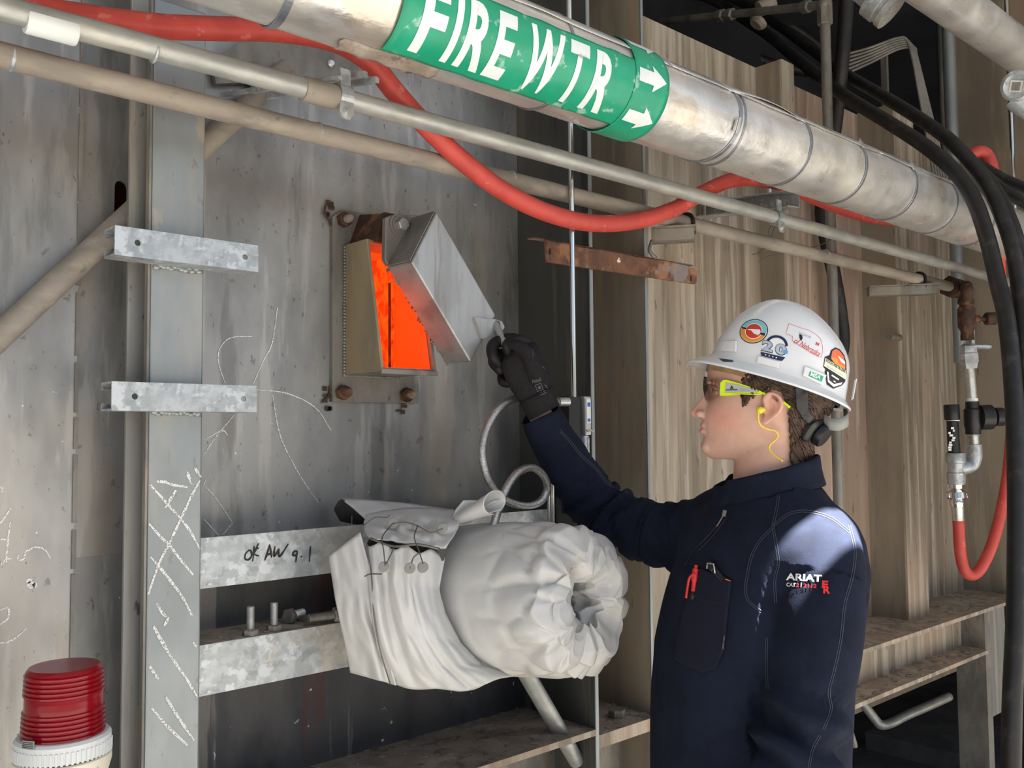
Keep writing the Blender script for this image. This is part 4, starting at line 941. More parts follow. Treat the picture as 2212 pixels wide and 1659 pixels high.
# ------------------------------------------------------------------ upper right: hoses, pipes, tubing
k3 = lambda X, Yv: (1300+X/2.4254, Yv/2.4254)
def hp3(rows): return [PD(*k3(x, y), d) for x, y, d in rows]
hose('black_hose', hp3([(420, -60, 3.6), (600, 10, 3.5), (760, 110, 3.35), (880, 190, 3.2), (1000, 290, 3.05), (1240, 480, 2.75), (1500, 640, 2.5), (1700, 770, 2.36), (1850, 900, 2.28), (1950, 1050, 2.22), (2020, 1250, 2.16), (2075, 1480, 2.10), (2125, 1700, 2.02), (2160, 2100, 1.95), (2175, 2600, 1.88), (2170, 3200, 1.82), (2150, 3700, 1.78), (2140, 4300, 1.75)]), .0185, 'black_hose', 'thick black hose with the lowest arc, crossing in front of the clad pipe', n=10, group='black hoses')
hose('black_hose', hp3([(560, -60, 3.7), (740, 20, 3.6), (920, 130, 3.4), (1100, 260, 3.2), (1280, 390, 2.95), (1500, 520, 2.65), (1700, 645, 2.45), (1850, 760, 2.34), (1980, 910, 2.27), (2075, 1080, 2.20), (2150, 1290, 2.14), (2185, 1500, 2.1), (2215, 1800, 2.0), (2240, 2400, 1.95), (2250, 3200, 1.85), (2250, 4300, 1.8)]), .0175, 'black_hose', 'thick black hose just above the lowest black hose arc', n=10, group='black hoses')
hose('black_hose', hp3([(1960, 860, 2.5), (2060, 990, 2.40), (2120, 1100, 2.32), (2170, 1230, 2.28), (2215, 1400, 2.26), (2260, 1700, 2.2), (2330, 2400, 2.1), (2370, 3300, 2.0), (2370, 4300, 1.9)]), .016, 'black_hose', 'black hose curving down at the right picture edge', n=10, group='black hoses')
hose('black_hose', hp3([(1960, 855, 2.6), (2090, 930, 2.55), (2212, 985, 2.5), (2330, 1030, 2.45), (2700, 1150, 2.3), (3100, 1500, 2.2), (3200, 2600, 2.1)]), .0155, 'black_hose', 'black hose leaving to the right, upper one beside the red loop', n=10, group='black hoses')
hose('black_hose', hp3([(1975, 885, 2.55), (2090, 985, 2.48), (2212, 1060, 2.42), (2330, 1110, 2.4), (2700, 1260, 2.25), (3050, 1600, 2.15), (3120, 2600, 2.05)]), .0155, 'black_hose', 'black hose leaving to the right, lower one beside the red loop', n=10, group='black hoses')
for i, rows in enumerate(([(360, -40, 3.9), (480, 90, 3.9), (620, 190, 3.9), (780, 290, 3.9), (940, 350, 3.9), (1100, 380, 3.9)], [(640, -40, 4.0), (860, 60, 4.0), (1060, 180, 4.0), (1160, 260, 4.0)])):
    hose('black_cable', hp3(rows), .022, 'black_hose', ('lower' if i == 0 else 'upper')+' black cable in the dark opening above the tan panels', 'cable', 10, group='cables in the dark opening')
vp = empty('tube_drop', PY(1790, 700, -.20)); tag(vp, 'brown vertical tube with elbow dropping behind the clad pipe and hard hat', 'tube')
A = PY(1797, 20, -.20); B = PY(1786, 760, -.20); A.x = B.x = (A.x+B.x)/2; B.z = 1.06
MB().tube([A, B], .0145, 14).build('tube', 'weathered_iron', vp, True, 40)
C_ = PD(1430, 46, 3.35); Am = A+Vector((0, 0, .0))
MB().tube([Am, C_], .0125, 14).build('branch', 'weathered_iron', vp, True, 40)
MB().lathe(A+Vector((0, 0, -.06)), Z_, [(0, .018), (.004, .021), (.05, .021), (.055, .018)], 6).build('nut', 'weathered_iron', vp)
MB().ball(A, .022, 14).build('elbow', 'weathered_iron', vp, True)
dd_ = (C_-A).normalized(); Lc = (C_-A).length
for t0 in (.50, .56): MB().lathe(A+dd_*Lc*t0, dd_, [(0, .015), (.004, .020), (.03, .020), (.034, .015)], 6).build('nut', 'weathered_iron', vp)
MB().lathe(A+dd_*Lc*.07, dd_, [(0, .015), (.004, .019), (.03, .019), (.034, .015)], 6).build('nut', 'weathered_iron', vp)
cp_ = empty('pipe_clip', PD(1645, 45, 3.0)); tag(cp_, 'dusty clip holding the thin tube at the dark opening', 'clip')
MB().lathe(PD(1632, 55, 3.0), PD(1655, 25, 3.0)-PD(1632, 55, 3.0), [(0, .022), (.01, .030), (.02, .030), (.025, .022)], 12).build('clip_nut', 'dusty_pipe', cp_, True, 35)
MB().lathe(PD(1640, 20, 3.0), PD(1680, -2, 3.0)-PD(1640, 20, 3.0), [(0, .026), (.05, .026), (.055, .02)], 12).build('clip_body', 'dusty_pipe', cp_, True, 35)
hose('black_strap', [PD(1830, -20, 2.74), PD(1822, 100, 2.76), PD(1812, 200, 2.80), PD(1800, 300, 2.86), PD(1775, 440, 2.9), PD(1785, 520, 2.9), PD(1803, 600, 2.9), PD(1816, 680, 2.9), PD(1820, 750, 2.9), PD(1795, 830, 2.88), PD(1740, 900, 2.87), PD(1690, 1000, 2.86), PD(1670, 1200, 2.85), PD(1670, 1440, 2.80)], .021, 'black_hose', 'black hose hanging vertically beside the brown tube, behind the hard hat', n=8)
# aluminium pipe across the corner and fittings
A = PY(2100, 38, -.62); zA = A.z
t = MB().lathe((A.x-.35, -.62, zA), X_, [(0, .052), (3.706-A.x+.35, .052)], 32).build('clad_pipe', 'aluminium_jacket', None, True, 40); tag(t, 'pale clad pipe crossing the top right corner', 'pipe')
un = empty('pipe_union', PD(1890, 10, 2.3)); tag(un, 'galvanised pipe coupling at the top edge, right of the brown elbow', 'fitting')
A, B = PD(1800, -75, 2.3), PD(1925, 25, 2.25); d = (B-A).normalized()
MB().tube([A, B], .033, 20).build('pipe', 'galvanised', un, True, 40)
MB().lathe(B-d*.06, d, [(0, .036), (.003, .047), (.035, .047), (.038, .043), (.045, .043), (.048, .046), (.062, .046), (.064, .03)], 28).build('coupling', 'galvanised', un, True, 35)
pg = empty('square_plug', PD(2196, 185, 2.3)); tag(pg, 'round pipe cap with square socket at the right picture edge', 'fitting')
c = PD(2196, 186, 2.3); ax = (CAM-c).normalized()+UP*-.05+RT*-.25; ax.normalize()
MB().lathe(c-ax*.05, ax, [(0, .034), (.03, .037), (.048, .038), (.05, .036), (.052, .030), (.05, .027)], 28).build('cap', 'galvanised', pg, True, 35)
sx_ = (RT-ax*RT.dot(ax)).normalized(); sy_ = ax.cross(sx_)
MB().prism([c+sx_*a+sy_*b+ax*.001 for a, b in ((-.014, -.014), (.014, -.014), (.014, .014), (-.014, .014))], ax*.006).build('socket_rim', 'zinc', pg)
MB().prism([c+sx_*a+sy_*b+ax*.0072 for a, b in ((-.010, -.010), (.010, -.010), (.010, .010), (-.010, .010))], ax*.0005).build('socket', 'weathered_iron', pg)
A = PD(2212, 225, 2.32); MB().tube([PD(2190, 210, 2.36), PD(2260, 260, 2.34)], .030, 18).build('branch', 'galvanised', pg, True, 40)
for (px_, yv, r_, m_, lb_) in ((2057, -.12, .022, 'galvanised_plain', 'galvanised vertical pole behind the black hoses, near the corner'), (2038, .02, .013, 'dark_sheet', 'thin dark vertical pipe just left of the galvanised pole'), (2186, -.3, .008, 'chrome', 'thin bright vertical tube near the right picture edge')):
    A = PY(px_, 300, yv); o = MB().tube([(A.x, A.y, 1.9 if px_ == 2057 else 1.05), (A.x, A.y, 3.4)], r_, 14).build('vertical_pipe', m_, None, True, 40); tag(o, lb_, 'pipe')
# bundle of thin tubes bending over the opening
for i in range(6):
    o_ = i*5
    rows = [PD(1825+o_*.2, 118+o_*1.6, 3.0), PD(1880, 103+o_*1.3, 3.0), PD(1932+o_*.3, 84+o_*.9, 2.98), PD(1957+o_*.7, 84+o_*.8, 2.97), PD(1970+o_*.6-i, 120, 2.96), PD(1985+i*3, 200, 2.95), PD(2000+i*4, 280, 2.94), PD(2014+i*5, 360, 2.93), PD(2022+i*6, 420, 2.93)]
    t = hose('instrument_line', rows, .0046, 'weathered_iron', ('uppermost', 'second from top', 'third from top', 'fourth from top', 'fifth from top', 'lowest')[i]+' thin tube in the bent bundle above the clad pipe', 'tube', 6, 8, 'bundle of thin bent tubes')
o = box('bundle_stand', *sorted((PD(1968, 90, 3.05).x, PD(1980, 90, 3.05).x)), -.10, -.08, 1.05, PD(1975, 85, 3.05).z, 'weathered_iron'); tag(o, 'slim upright behind the bundle of thin tubes', 'upright')
hose('red_hose', [PD(2085, 350, 2.6), PD(2097, 335, 2.6), PD(2115, 327, 2.6), PD(2132, 335, 2.6), PD(2142, 360, 2.6), PD(2148, 400, 2.62), PD(2152, 470, 2.7), PD(2158, 560, 2.8), PD(2165, 650, 2.85), PD(2178, 760, 2.88), PD(2186, 870, 2.88), PD(2182, 980, 2.87), PD(2168, 1080, 2.86), PD(2145, 1170, 2.85), PD(2120, 1225, 2.84), PD(2100, 1242, 2.84), PD(2083, 1230, 2.84), PD(2074, 1190, 2.84), PD(2070, 1118, 2.84)], .0170, 'red_hose', 'red hose looping down to the chrome coupling at right', n=10)

# ------------------------------------------------------------------ valve assembly at right
VD = 2.84
va = empty('valve_assembly', PD(2095, 1120, VD)); tag(va, 'stack of valves and pipe fittings at the end of the dusty pipe', 'valve')
def seg(p, q, prof, nm, m, n=18):
    A, B = PD(*p, VD), PD(*q, VD); d = B-A; L = d.length
    s_ = VD/FPX
    return MB().lathe(A, d, [(a*L, r*s_) for a, r in prof], n).build(nm, m, va, n > 8, 35)
A = Vector((x3e, y3, z3))
MB().lathe(A-X_*.01, X_, [(0, .02), (.004, .036), (.035, .036), (.04, .026), (.06, .026), (.064, .034), (.10, .034), (.105, .02)], 6).build('union_nut', 'rust_dark', va)
MB().tube(spline([A+X_*.08, A+X_*.12, PD(2088, 620, VD), PD(2090, 660, VD)], 6), .018, 12).build('elbow', 'rust_dark', va, True)
seg((2086, 640), (2090, 735), [(0, 14), (.08, 17), (.16, 17), (.2, 13), (.3, 18), (.7, 18), (.8, 13), (.9, 14), (1, 14)], 'globe_valve', 'rust_dark')
seg((2098, 640), (2100, 745), [(0, 5), (1, 6)], 'signal_line', 'zinc')
seg((2100, 690), (2150, 688), [(0, 8), (.3, 8), (.32, 5), (.55, 5), (.57, 12), (.62, 14), (.97, 14), (1, 11)], 'valve_stem', 'rust_dark')
seg((2100, 690), (2106, 690), [(0, 6.5), (1, 6.5)], 'gland', 'brass')
seg((2091, 742), (2094, 796), [(0, 10), (.1, 18), (.35, 18), (.4, 20), (.75, 20), (.8, 18), (1, 16)], 'ball_valve', 'galvanised', 8)
seg((2100, 748), (2140, 749), [(0, 5), (1, 5)], 'lever', 'galvanised', 6)
seg((2094, 794), (2100, 865), [(0, 11), (1, 11)], 'nipple', 'zinc')
seg((2100, 860), (2100, 868), [(0, 12), (1, 12)], 'thread_tape', 'label_white')
seg((2100, 867), (2102, 938), [(0, 14), (.2, 14), (.25, 18), (.75, 18), (.8, 16), (1, 16)], 'gate_valve', 'black_plastic')
seg((2112, 902), (2168, 900), [(0, 20), (.05, 27), (.5, 27), (.55, 20), (.6, 12), (.65, 20), (.95, 20), (1, 14)], 'bonnet', 'black_plastic')
seg((2103, 936), (2105, 968), [(0, 13), (.1, 13), (.15, 11), (1, 11)], 'nipple', 'zinc')
MB().tube(spline([PD(2105, 960, VD), PD(2106, 985, VD), PD(2100, 1003, VD), PD(2085, 1010, VD), PD(2065, 1012, VD)], 6), .021, 14).build('elbow', 'galvanised', va, True, 40)
seg((2064, 978), (2066, 1046), [(0, 19), (.06, 20), (.3, 20), (.34, 17), (.6, 17), (.64, 19), (1, 18)], 'tee', 'galvanised', 12)
seg((2055, 874), (2057, 908), [(0, 15), (.05, 16), (.9, 16), (1, 14)], 'relief_cap', 'black_plastic')
seg((2057, 906), (2061, 980), [(0, 14), (.04, 14), (.06, 12), (1, 13)], 'relief_body', 'black_plastic')
seg((2057, 905), (2057, 909), [(0, 14.5), (1, 14.5)], 'relief_ring', 'label_white')
random.seed(12)
for k in range(10):
    p = PD(2057+random.uniform(-6, 8), 925+k*5.2, VD-.0195); r_ = random.uniform(.002, .006)
    MB().add([p+RT*a*r_+UP*b*.003 for a, b in ((-1, -1), (1, -1), (1, 1), (-1, 1))], [(0, 1, 2, 3)]).build('print_line', 'label_white', va)
seg((2066, 1044), (2068, 1094), [(0, 15), (.2, 15), (.25, 10), (.35, 18), (.6, 20), (.65, 14), (.8, 16), (1, 14)], 'crowfoot_coupling', 'chrome')
for sx2 in (-17, 17): MB().ball(PD(2067+sx2, 1070, VD), (.010, .010, .014), 10).build('coupling_lug', 'chrome', va, True)
seg((2068, 1092), (2070, 1124), [(0, 12.5), (.3, 13), (.4, 12), (1, 12.5)], 'ferrule', 'zinc')

# ------------------------------------------------------------------ under the right beam
hose('bent_pipe', [PD(1850, 1505, 3.5), PD(1869, 1526, 3.5), PD(1890, 1553, 3.5), PD(1903, 1566, 3.5), PD(1925, 1562, 3.55), PD(1957, 1546, 3.6), PD(2008, 1524, 3.7), PD(2050, 1505, 3.8)], .0175, 'conduit', 'bent pale pipe hanging in the dark under the right beam', 'pipe', 8, 14)
A, B = PY(1822, 1530, -.21), PY(1847, 1612, -.21)
o = MB().tube([A, B], .008, 8).build('broken_bar', 'weathered_iron', None, True, 40); tag(o, 'short broken bar hanging from the beam behind his elbow', 'bar')
o = MB().tube(spline([PY(1822, 1550, -.21), PY(1832, 1560, -.22), PY(1826, 1568, -.215), PY(1842, 1564, -.21), PY(1830, 1556, -.205), PY(1826, 1575, -.215)], 6), .0016, 6).build('tie_wire', 'galvanised', None, True); tag(o, 'twist of wire round the broken hanging bar', 'wire')
# ------------------------------------------------------------------ the man: materials
def attr_mat(name, base, rough, **kw):
    m = mat(name, base, rough=rough, **kw); t = m.node_tree; b = t.nodes['Principled BSDF']
    a = t.nodes.new('ShaderNodeAttribute'); a.attribute_name = 'tint'; t.links.new(a.outputs['Color'], b.inputs['Base Color']); return m
attr_mat('skin', (.6, .34, .25), .48, sss=.12, bump=.06, bs=700)
mat('hair', (.042, .022, .012), (.085, .045, .025), rough=.42, ns=90, st=(1, 1, 1), bump=.3, bs=400)
mat('navy', (.0062, .0092, .0215), (.0085, .0125, .029), rough=.9, ns=25, bump=.12, bs=500, spec=.25, layers=(((.012, .018, .039), 6, (1, 1, 1), .55, .72, .5),))
mat('navy_cuff', (.0105, .0125, .026), rough=.9, bump=.12, bs=500, spec=.25)
mat('thread', (.065, .07, .095), rough=.8)
mat('glove_grey', (.012, .011, .012), (.017, .0155, .0165), rough=.85, ns=200, bump=.2, bs=900, spec=.3)
mat('glove_black', (.004, .004, .0045), rough=.6, bump=.15, bs=300)
mat('glove_print', (.10, .10, .105), rough=.8)
mat('hat_white', (.74, .76, .79), (.71, .73, .76), rough=.22, ns=6, coat=.4, layers=(((.55, .56, .58), 40, (1, 1, 1), .70, .78, .4),))
mat('sweatband', (.40, .27, .15), (.28, .18, .10), rough=.8, ns=30, bump=.3, bs=150)
mat('neon', (.62, .80, .01), rough=.35)
mat('grey_inlay', (.42, .43, .43), rough=.45)
mat('foam_yellow', (.80, .68, .05), rough=.7)
mat('cord_yellow', (.78, .55, .10), rough=.5)
mat('denim', (.03, .045, .08), (.05, .065, .10), rough=.9, ns=60)
mat('boot', (.06, .04, .025), rough=.6)
mat('eye_white', (.75, .72, .70), rough=.15); mat('eye_dark', (.02, .012, .008), rough=.1)
for n_, c_ in dict(st_black=(.012, .013, .02), st_teal=(.20, .55, .62), st_orange=(.80, .30, .04), st_red=(.62, .045, .03), st_white=(.82, .83, .84), st_navy=(.012, .022, .07), st_blue=(.10, .33, .70), st_silver=(.42, .50, .60), st_green=(.02, .38, .20), st_cream=(.72, .75, .60), st_pink=(.80, .20, .22), st_coral=(.78, .16, .06), st_grey=(.35, .36, .40), thread_red=(.75, .03, .03), thread_white=(.78, .78, .78)).items(): mat(n_, c_, rough=.4)

# lens: clear plastic with a light smoke tint
m = bpy.data.materials.new('clear_lens'); m.use_nodes = True; MATS['clear_lens'] = m; t_ = m.node_tree; t_.nodes.clear()
ou = t_.nodes.new('ShaderNodeOutputMaterial'); tr = t_.nodes.new('ShaderNodeBsdfTransparent'); tr.inputs[0].default_value = (.90, .89, .88, 1)
gl = t_.nodes.new('ShaderNodeBsdfGlossy'); gl.inputs['Roughness'].default_value = .04; fr = t_.nodes.new('ShaderNodeFresnel'); fr.inputs[0].default_value = 1.5
mx = t_.nodes.new('ShaderNodeMixShader'); t_.links.new(fr.outputs[0], mx.inputs[0]); t_.links.new(tr.outputs[0], mx.inputs[1]); t_.links.new(gl.outputs[0], mx.inputs[2]); t_.links.new(mx.outputs[0], ou.inputs[0])

# ------------------------------------------------------------------ head
HO = PD(1650, 850, 1.5); hd = ray(1650, 850).normalized(); her = hd.cross(Z_).normalized(); heu = her.cross(hd)
SX, SY, SC = .000724, .00075, .00075
def hp(x, y, c): return HO + her*((x-1650)*SX) + heu*((850-y)*SY) + hd*(c*SC)
def hinv(p):
    q = p-HO; return 1650+q.dot(her)/SX, 850-q.dot(heu)/SY, q.dot(hd)/SC
def hring(y, f, b, hw, m=1672, e=1.0, n=40):
    r = []
    for k in range(n):
        a = 2*math.pi*k/n; cs, sn = math.cos(a), math.sin(a)
        x = m+(b-m)*cs if cs > 0 else m+(m-f)*cs
        w_ = abs(sn)**(e if cs < 0 else .9)
        r.append(hp(x, y, hw*math.copysign(w_, sn)))
    return r
CT, ST = math.cos(math.radians(18)), math.sin(math.radians(18))
def hq(a, n, c): n -= .09*c; return hp(1656+a*CT+n*ST, 832+a*ST-n*CT, c)
sil = [(1540,757),(1556,727),(1575,703),(1597,681),(1632,661),(1662,651.5),(1692,652),(1727,662),(1760,681),(1787,708),(1806,733),(1822,760),(1830,784),(1831.6,806),(1827.5,838.7),(1825,858)]
sl_ = [((x-1656)*CT+(y-832)*ST, (x-1656)*ST-(y-832)*CT) for x, y in sil]
NT = 185.; it = max(range(len(sl_)), key=lambda i: sl_[i][1])
fr_ = sorted([(n, a) for a, n in sl_[:it]]+[(0, -140), (NT, -2)]); bk_ = sorted([(n, a) for a, n in sl_[it:]]+[(0, 171), (NT, 2)])
def fa(n): return float(np.interp(n, [p[0] for p in fr_], [p[1] for p in fr_]))
def ba(n): return float(np.interp(n, [p[0] for p in bk_], [p[1] for p in bk_]))
def hwid(n): return 119*math.sqrt(max(0, 1-(max(0, n-15)/(NT-15))**2.25))
def hinvq(x, y): return (x-1656)*CT+(y-832)*ST, (x-1656)*ST-(y-832)*CT
skull = [(682, 1630, 1700, 35), (690, 1600, 1725, 60), (705, 1572, 1760, 80), (725, 1552, 1782, 93), (750, 1538, 1797, 100), (780, 1530, 1805, 103), (805, 1527, 1807, 103), (820, 1526, 1807, 102), (835, 1528, 1806, 101), (848, 1531, 1803, 99), (860, 1530, 1799, 98), (875, 1525, 1790, 96), (888, 1519, 1780, 93), (900, 1515, 1768, 90), (912, 1513.5, 1755, 86), (925, 1513, 1745, 81), (940, 1514, 1735, 75), (955, 1512, 1722, 68), (968, 1511, 1708, 60), (978, 1514, 1695, 52), (986, 1521, 1685, 44), (992, 1532, 1675, 34)]
ys = np.arange(682, 992.1, 3); rows = lerp_list(ys, skull)
head = MB().loft([hring(y, f, b, w_, e=1.0 if y < 900 else 1.0+.0035*(y-900)) for y, (f, b, w_) in zip(ys, rows)])
nose = [(832, 1527, 8), (842, 1523, 9), (850, 1518, 10), (858, 1511, 11), (866, 1504, 13), (874, 1497, 15), (881, 1490.5, 17), (887, 1486, 18), (892, 1485.5, 18), (897, 1489, 17), (901, 1498, 13)]
ys2 = np.arange(832, 901.1, 1.5); rn = lerp_list(ys2, nose)
def nring(y, f, w_):
    r = []
    for k in range(24):
        a = 2*math.pi*k/24; cs, sn = math.cos(a), math.sin(a)
        x = 1546+(1546-f)*cs if cs < 0 else 1546+10*cs
        r.append(hp(x, y, (w_*1.15 if cs > -.3 else w_)*sn*(1 if cs > -.2 else (1-.35*abs(cs)))))
    return r
nos = MB().loft([nring(y, f, w_) for y, (f, w_) in zip(ys2, rn)])
wings = MB()
HM = Matrix((her, hd, heu)).transposed()           # local x right, y depth, z up
def hb(mb, x, y, c, rx, ry, rc, seg=14): return mb.ball(hp(x, y, c), (rx*SX, rc*SC, ry*SY), seg, HM)
for s_ in (-1, 1):
    hb(wings, 1510, 892, s_*17, 11, 9, 9)
    hb(wings, 1535, 823, s_*34, 9, 7, 30); pass
hb(wings, 1516.5, 916, 0, 9, 6, 26); hb(wings, 1514.5, 929.5, 0, 10, 6.5, 23); hb(wings, 1524, 964, 0, 16.5, 17, 24)
neck = MB().loft([[hp(cx+rx*math.cos(a), y+dy*math.cos(a), rc*math.sin(a)) for a in np.linspace(0, 2*math.pi, 41)[:-1]] for (y, cx, rx, rc, dy) in ((905, 1680, 60, 62, 0), (940, 1672, 72, 68, 0), (975, 1664, 80, 72, 0), (1010, 1662, 82, 75, -4), (1040, 1663, 86, 80, -8), (1075, 1668, 100, 100, -12), (1120, 1670, 110, 120, -12))])
ears = MB()
for s_ in (-1, 1):
    pts = spline([hp(x, y, s_*c) for x, y, c in ((1652, 872, 99), (1650, 862, 103), (1656, 853, 108), (1666, 850, 111), (1678, 855, 113), (1685, 866, 113), (1685, 878, 112), (1678, 889, 110), (1666, 899, 108), (1655, 908, 104), (1647, 910, 101))], 5)
    ears.tube(pts, [4.6*SY*(1.0+.35*(i/len(pts))**4) for i in range(len(pts))], 10)
    ears.tube(spline([hp(x, y, s_*c) for x, y, c in ((1664, 862, 106), (1673, 868, 108), (1673, 880, 107), (1664, 890, 106), (1655, 896, 104))], 5), 3.2*SY, 8)
    hb(ears, 1665, 878, s_*100, 17, 24, 7); hb(ears, 1648, 884, s_*101, 4.5, 7, 5); hb(ears, 1652, 903, s_*101, 8, 9, 5)

# ------------------------------------------------------------------ body inside the clothes
TH = Vector((hd.x, hd.y, 0)).normalized(); TRt = TH.cross(Z_).normalized()
TO = PD(1650, 1300, 1.48)
def tp(x, y, c): return TO + TRt*((x-1650)*.000715) + Z_*((1300-y)*.00074) + TH*c
TA = math.radians(38)
MJ = TRt*math.sin(TA) - TH*math.cos(TA)            # towards his left (near) shoulder
MN = -TRt*math.cos(TA) - TH*math.sin(TA)           # the way his chest faces
def tring(cx, y, a, b, n=56, e=.92):
    c = tp(cx, y, 0)
    return [c + MJ*(a*math.copysign(abs(math.cos(t))**e, math.cos(t))) + MN*(b*math.copysign(abs(math.sin(t))**e, math.sin(t))) for t in np.linspace(0, 2*math.pi, n+1)[:-1]]
TS = [(1055, 1672, .072, .074), (1085, 1668, .100, .085), (1105, 1664, .128, .098), (1130, 1662, .150, .110), (1165, 1660, .163, .120), (1230, 1656, .168, .130), (1300, 1641, .168, .136), (1400, 1616, .168, .138), (1500, 1608, .168, .139), (1600, 1604, .168, .139), (1700, 1604, .170, .140), (1800, 1606, .175, .142), (1880, 1608, .178, .144)]
ysT = np.arange(1055, 1880, 6); rT = lerp_list(ysT, TS)
def torso(k=1., ymax=1880): return MB().loft([tring(cx, y, a*k, b*k) for y, (cx, a, b) in zip(ysT, rT) if y <= ymax])
LA = [PD(1735, 1165, 1.42), PD(1768, 1212, 1.375), PD(1762, 1330, 1.34), PD(1752, 1450, 1.315), PD(1735, 1545, 1.30), PD(1716, 1660, 1.27), PD(1690, 1800, 1.24), PD(1672, 1890, 1.225)]
LR_ = [.060, .064, .0665, .0625, .0595, .056, .050, .043]
RA = [PD(1590, 1150, 1.60), PD(1525, 1155, 1.645), PD(1450, 1160, 1.69), PD(1370, 1135, 1.735), PD(1300, 1098, 1.765), PD(1245, 1035, 1.755), PD(1203, 965, 1.735), PD(1168, 898, 1.715)]
RR_ = [.060, .062, .060, .056, .0525, .050, .0455, .0365]
def limb(P, R, n=10):
    pts = spline(P, n); rr = np.interp(np.linspace(0, len(P)-1, len(pts)), range(len(P)), R); return pts, list(rr)
def limb_mb(P, R, k=1., ext=None):
    pts, rr = limb(P, R); 
    return MB().tube(pts, [r*k for r in rr], 28)
WR = PD(1160, 868, 1.705)
body_parts = [head, nos, wings, ears, neck, torso(.82), limb_mb(LA, LR_, .6), limb_mb(RA+[WR], RR_+[.033], .62)]
# legs down to the floor
hipc = tp(1620, 1880, 0)
legs = MB(); leg_pts = {}
for s_ in (-1, 1):
    h0 = hipc + MJ*(s_*.09) + Z_*.10; kn = Vector((h0.x, h0.y, .50)) + MN*.02; an = Vector((h0.x, h0.y, .06))
    leg_pts[s_] = (h0, kn, an); legs.tube(spline([h0, (h0+kn)/2, kn, (kn+an)/2+MN*-.015, an], 5), list(np.interp(np.linspace(0, 1, 21), [0, .25, .5, .7, 1], [.085, .08, .058, .055, .042])), 18)
body_parts.append(legs)
Vb, Fb, Nb = fuse(body_parts, .0026, 4, .45)
# sculpt: eye sockets, mouth line, nostrils, ear bowl, philtrum (in head coordinates)
tint = []
def gb(dx, dy, rx, ry): return math.exp(-(dx/rx)**2-(dy/ry)**2)
for i, p in enumerate(Vb):
    x, y, c = hinv(p); ac = abs(c)
    if y < 1075 and x < 1760 and p.z > 1.45:
        d = Vector((0, 0, 0))
        if x < 1600:
            d += her*(SX*6.5*gb(y-842, ac-38, 11, 20))
            d += her*(SX*2.6*gb(y-922.5, 0, 2.4, 9)*math.exp(-(ac/30)**4))
            d += her*(SX*2.0*gb(y-942, ac, 6, 22))
            d += heu*(SY*4*gb(y-900, x-1500, 4, 6)*gb(ac-8, 0, 5, 1))
        d += hd*(SC*math.copysign(1, -c)*0)
        k_ = gb(x-1660, y-882, 8, 11)
        if 90 < ac < 125: d += hd*(math.copysign(SC*6*k_, -c))
        a_, n_ = hinvq(x, y)
        if n_ > 6 and d.length < 1e-4:                             # the crown sits inside the hat
            n2 = min(n_, 150); mm = 22*(1-(n2/NT)**2); ins = 9*min(1, (n_-6)/14)
            ea = (ba(max(n2, 26))-ins-mm) if a_ > mm else (mm-fa(max(n2, 34))-ins); rr = math.hypot((a_-mm)/ea, c/(hwid(n2)-ins))
            k2 = 1/rr if rr > 1 else 1
            if k2 < 1 or n2 < n_: d += hq(mm+(a_-mm)*k2, n2, c*k2)-p
        Vb[i] = p+d
        # colours that belong to the skin
        base = np.array((.63, .385, .30)); red = np.array((.66, .22, .17)); lip = np.array((.55, .20, .18)); stub = np.array((.50, .32, .26))
        k = .42*gb(x-1565, y-903, 34, 26)*(ac > 25)+.42*gb(x-1494, y-886, 14, 14)+.35*gb(x-1668, y-880, 26, 32)*(ac > 95)+.35*gb(x-1560, y-795, 50, 14)
        colr_ = base*(1-min(k, .8))+red*min(k, .8)
        kl = gb(x-1508, y-923, 14, 9)*math.exp(-(ac/26)**4)*(1 if x < 1524 else .2); colr_ = colr_*(1-.7*kl)+lip*.7*kl
        ks = .40*max(gb(x-1545, y-962, 55, 24), gb(x-1600, y-975, 50, 22), .7*gb(x-1513, y-909, 14, 7)); colr_ = colr_*(1-ks)+stub*ks
        kb = gb(x-1537, y-822, 14, 4.5)*(14 < ac < 62)*.8; colr_ = colr_*(1-kb)+np.array((.08, .045, .03))*kb
        n_ = 1+.06*noise.noise(p*90)+.05*noise.noise(p*300); tint.append((*(colr_*n_), 1))
    else: tint.append((.56, .335, .255, 1))
person = mesh_obj('person', Vb, Fb, 'skin', None, True, origin=Vector((hipc.x, hipc.y, 0)))
tag(person, 'man in navy work shirt reaching out with a gloved hand to the peephole rod', 'person')
ca = person.data.color_attributes.new('tint', 'FLOAT_COLOR', 'POINT'); ca.data.foreach_set('color', [q for t_ in tint for q in t_])
for s_ in (-1, 1):
    e_ = MB(); hb(e_, 1554, 840, s_*35, 13.5, 12.5, 13, 20); eo = e_.build('eye', 'eye_white', person, True)
    e_ = MB(); hb(e_, 1542.5, 839.5, s_*35, 3.2, 5.6, 6, 14); e_.build('iris', 'eye_dark', eo, True)
    lid = MB()
    for (dy, r_) in ((-6.5, 4.6), (6.5, 4.0)):
        lid.tube(spline([hp(1541+(k+.4)**2*1.6, 840+dy*(1-.16*k*k), s_*(37+k*8)) for k in (-2, -1, 0, 1, 2)], 5), r_*SY, 8)
    Vl, Fl, Nl = lid.v, lid.f, None
    o = lid.build('eyelid', 'skin', person, True); cc = o.data.color_attributes.new('tint', 'FLOAT_COLOR', 'POINT'); cc.data.foreach_set('color', [q for _ in lid.v for q in (.50, .28, .22, 1)])
bvh_body = BVHTree.FromPolygons(Vb, Fb)

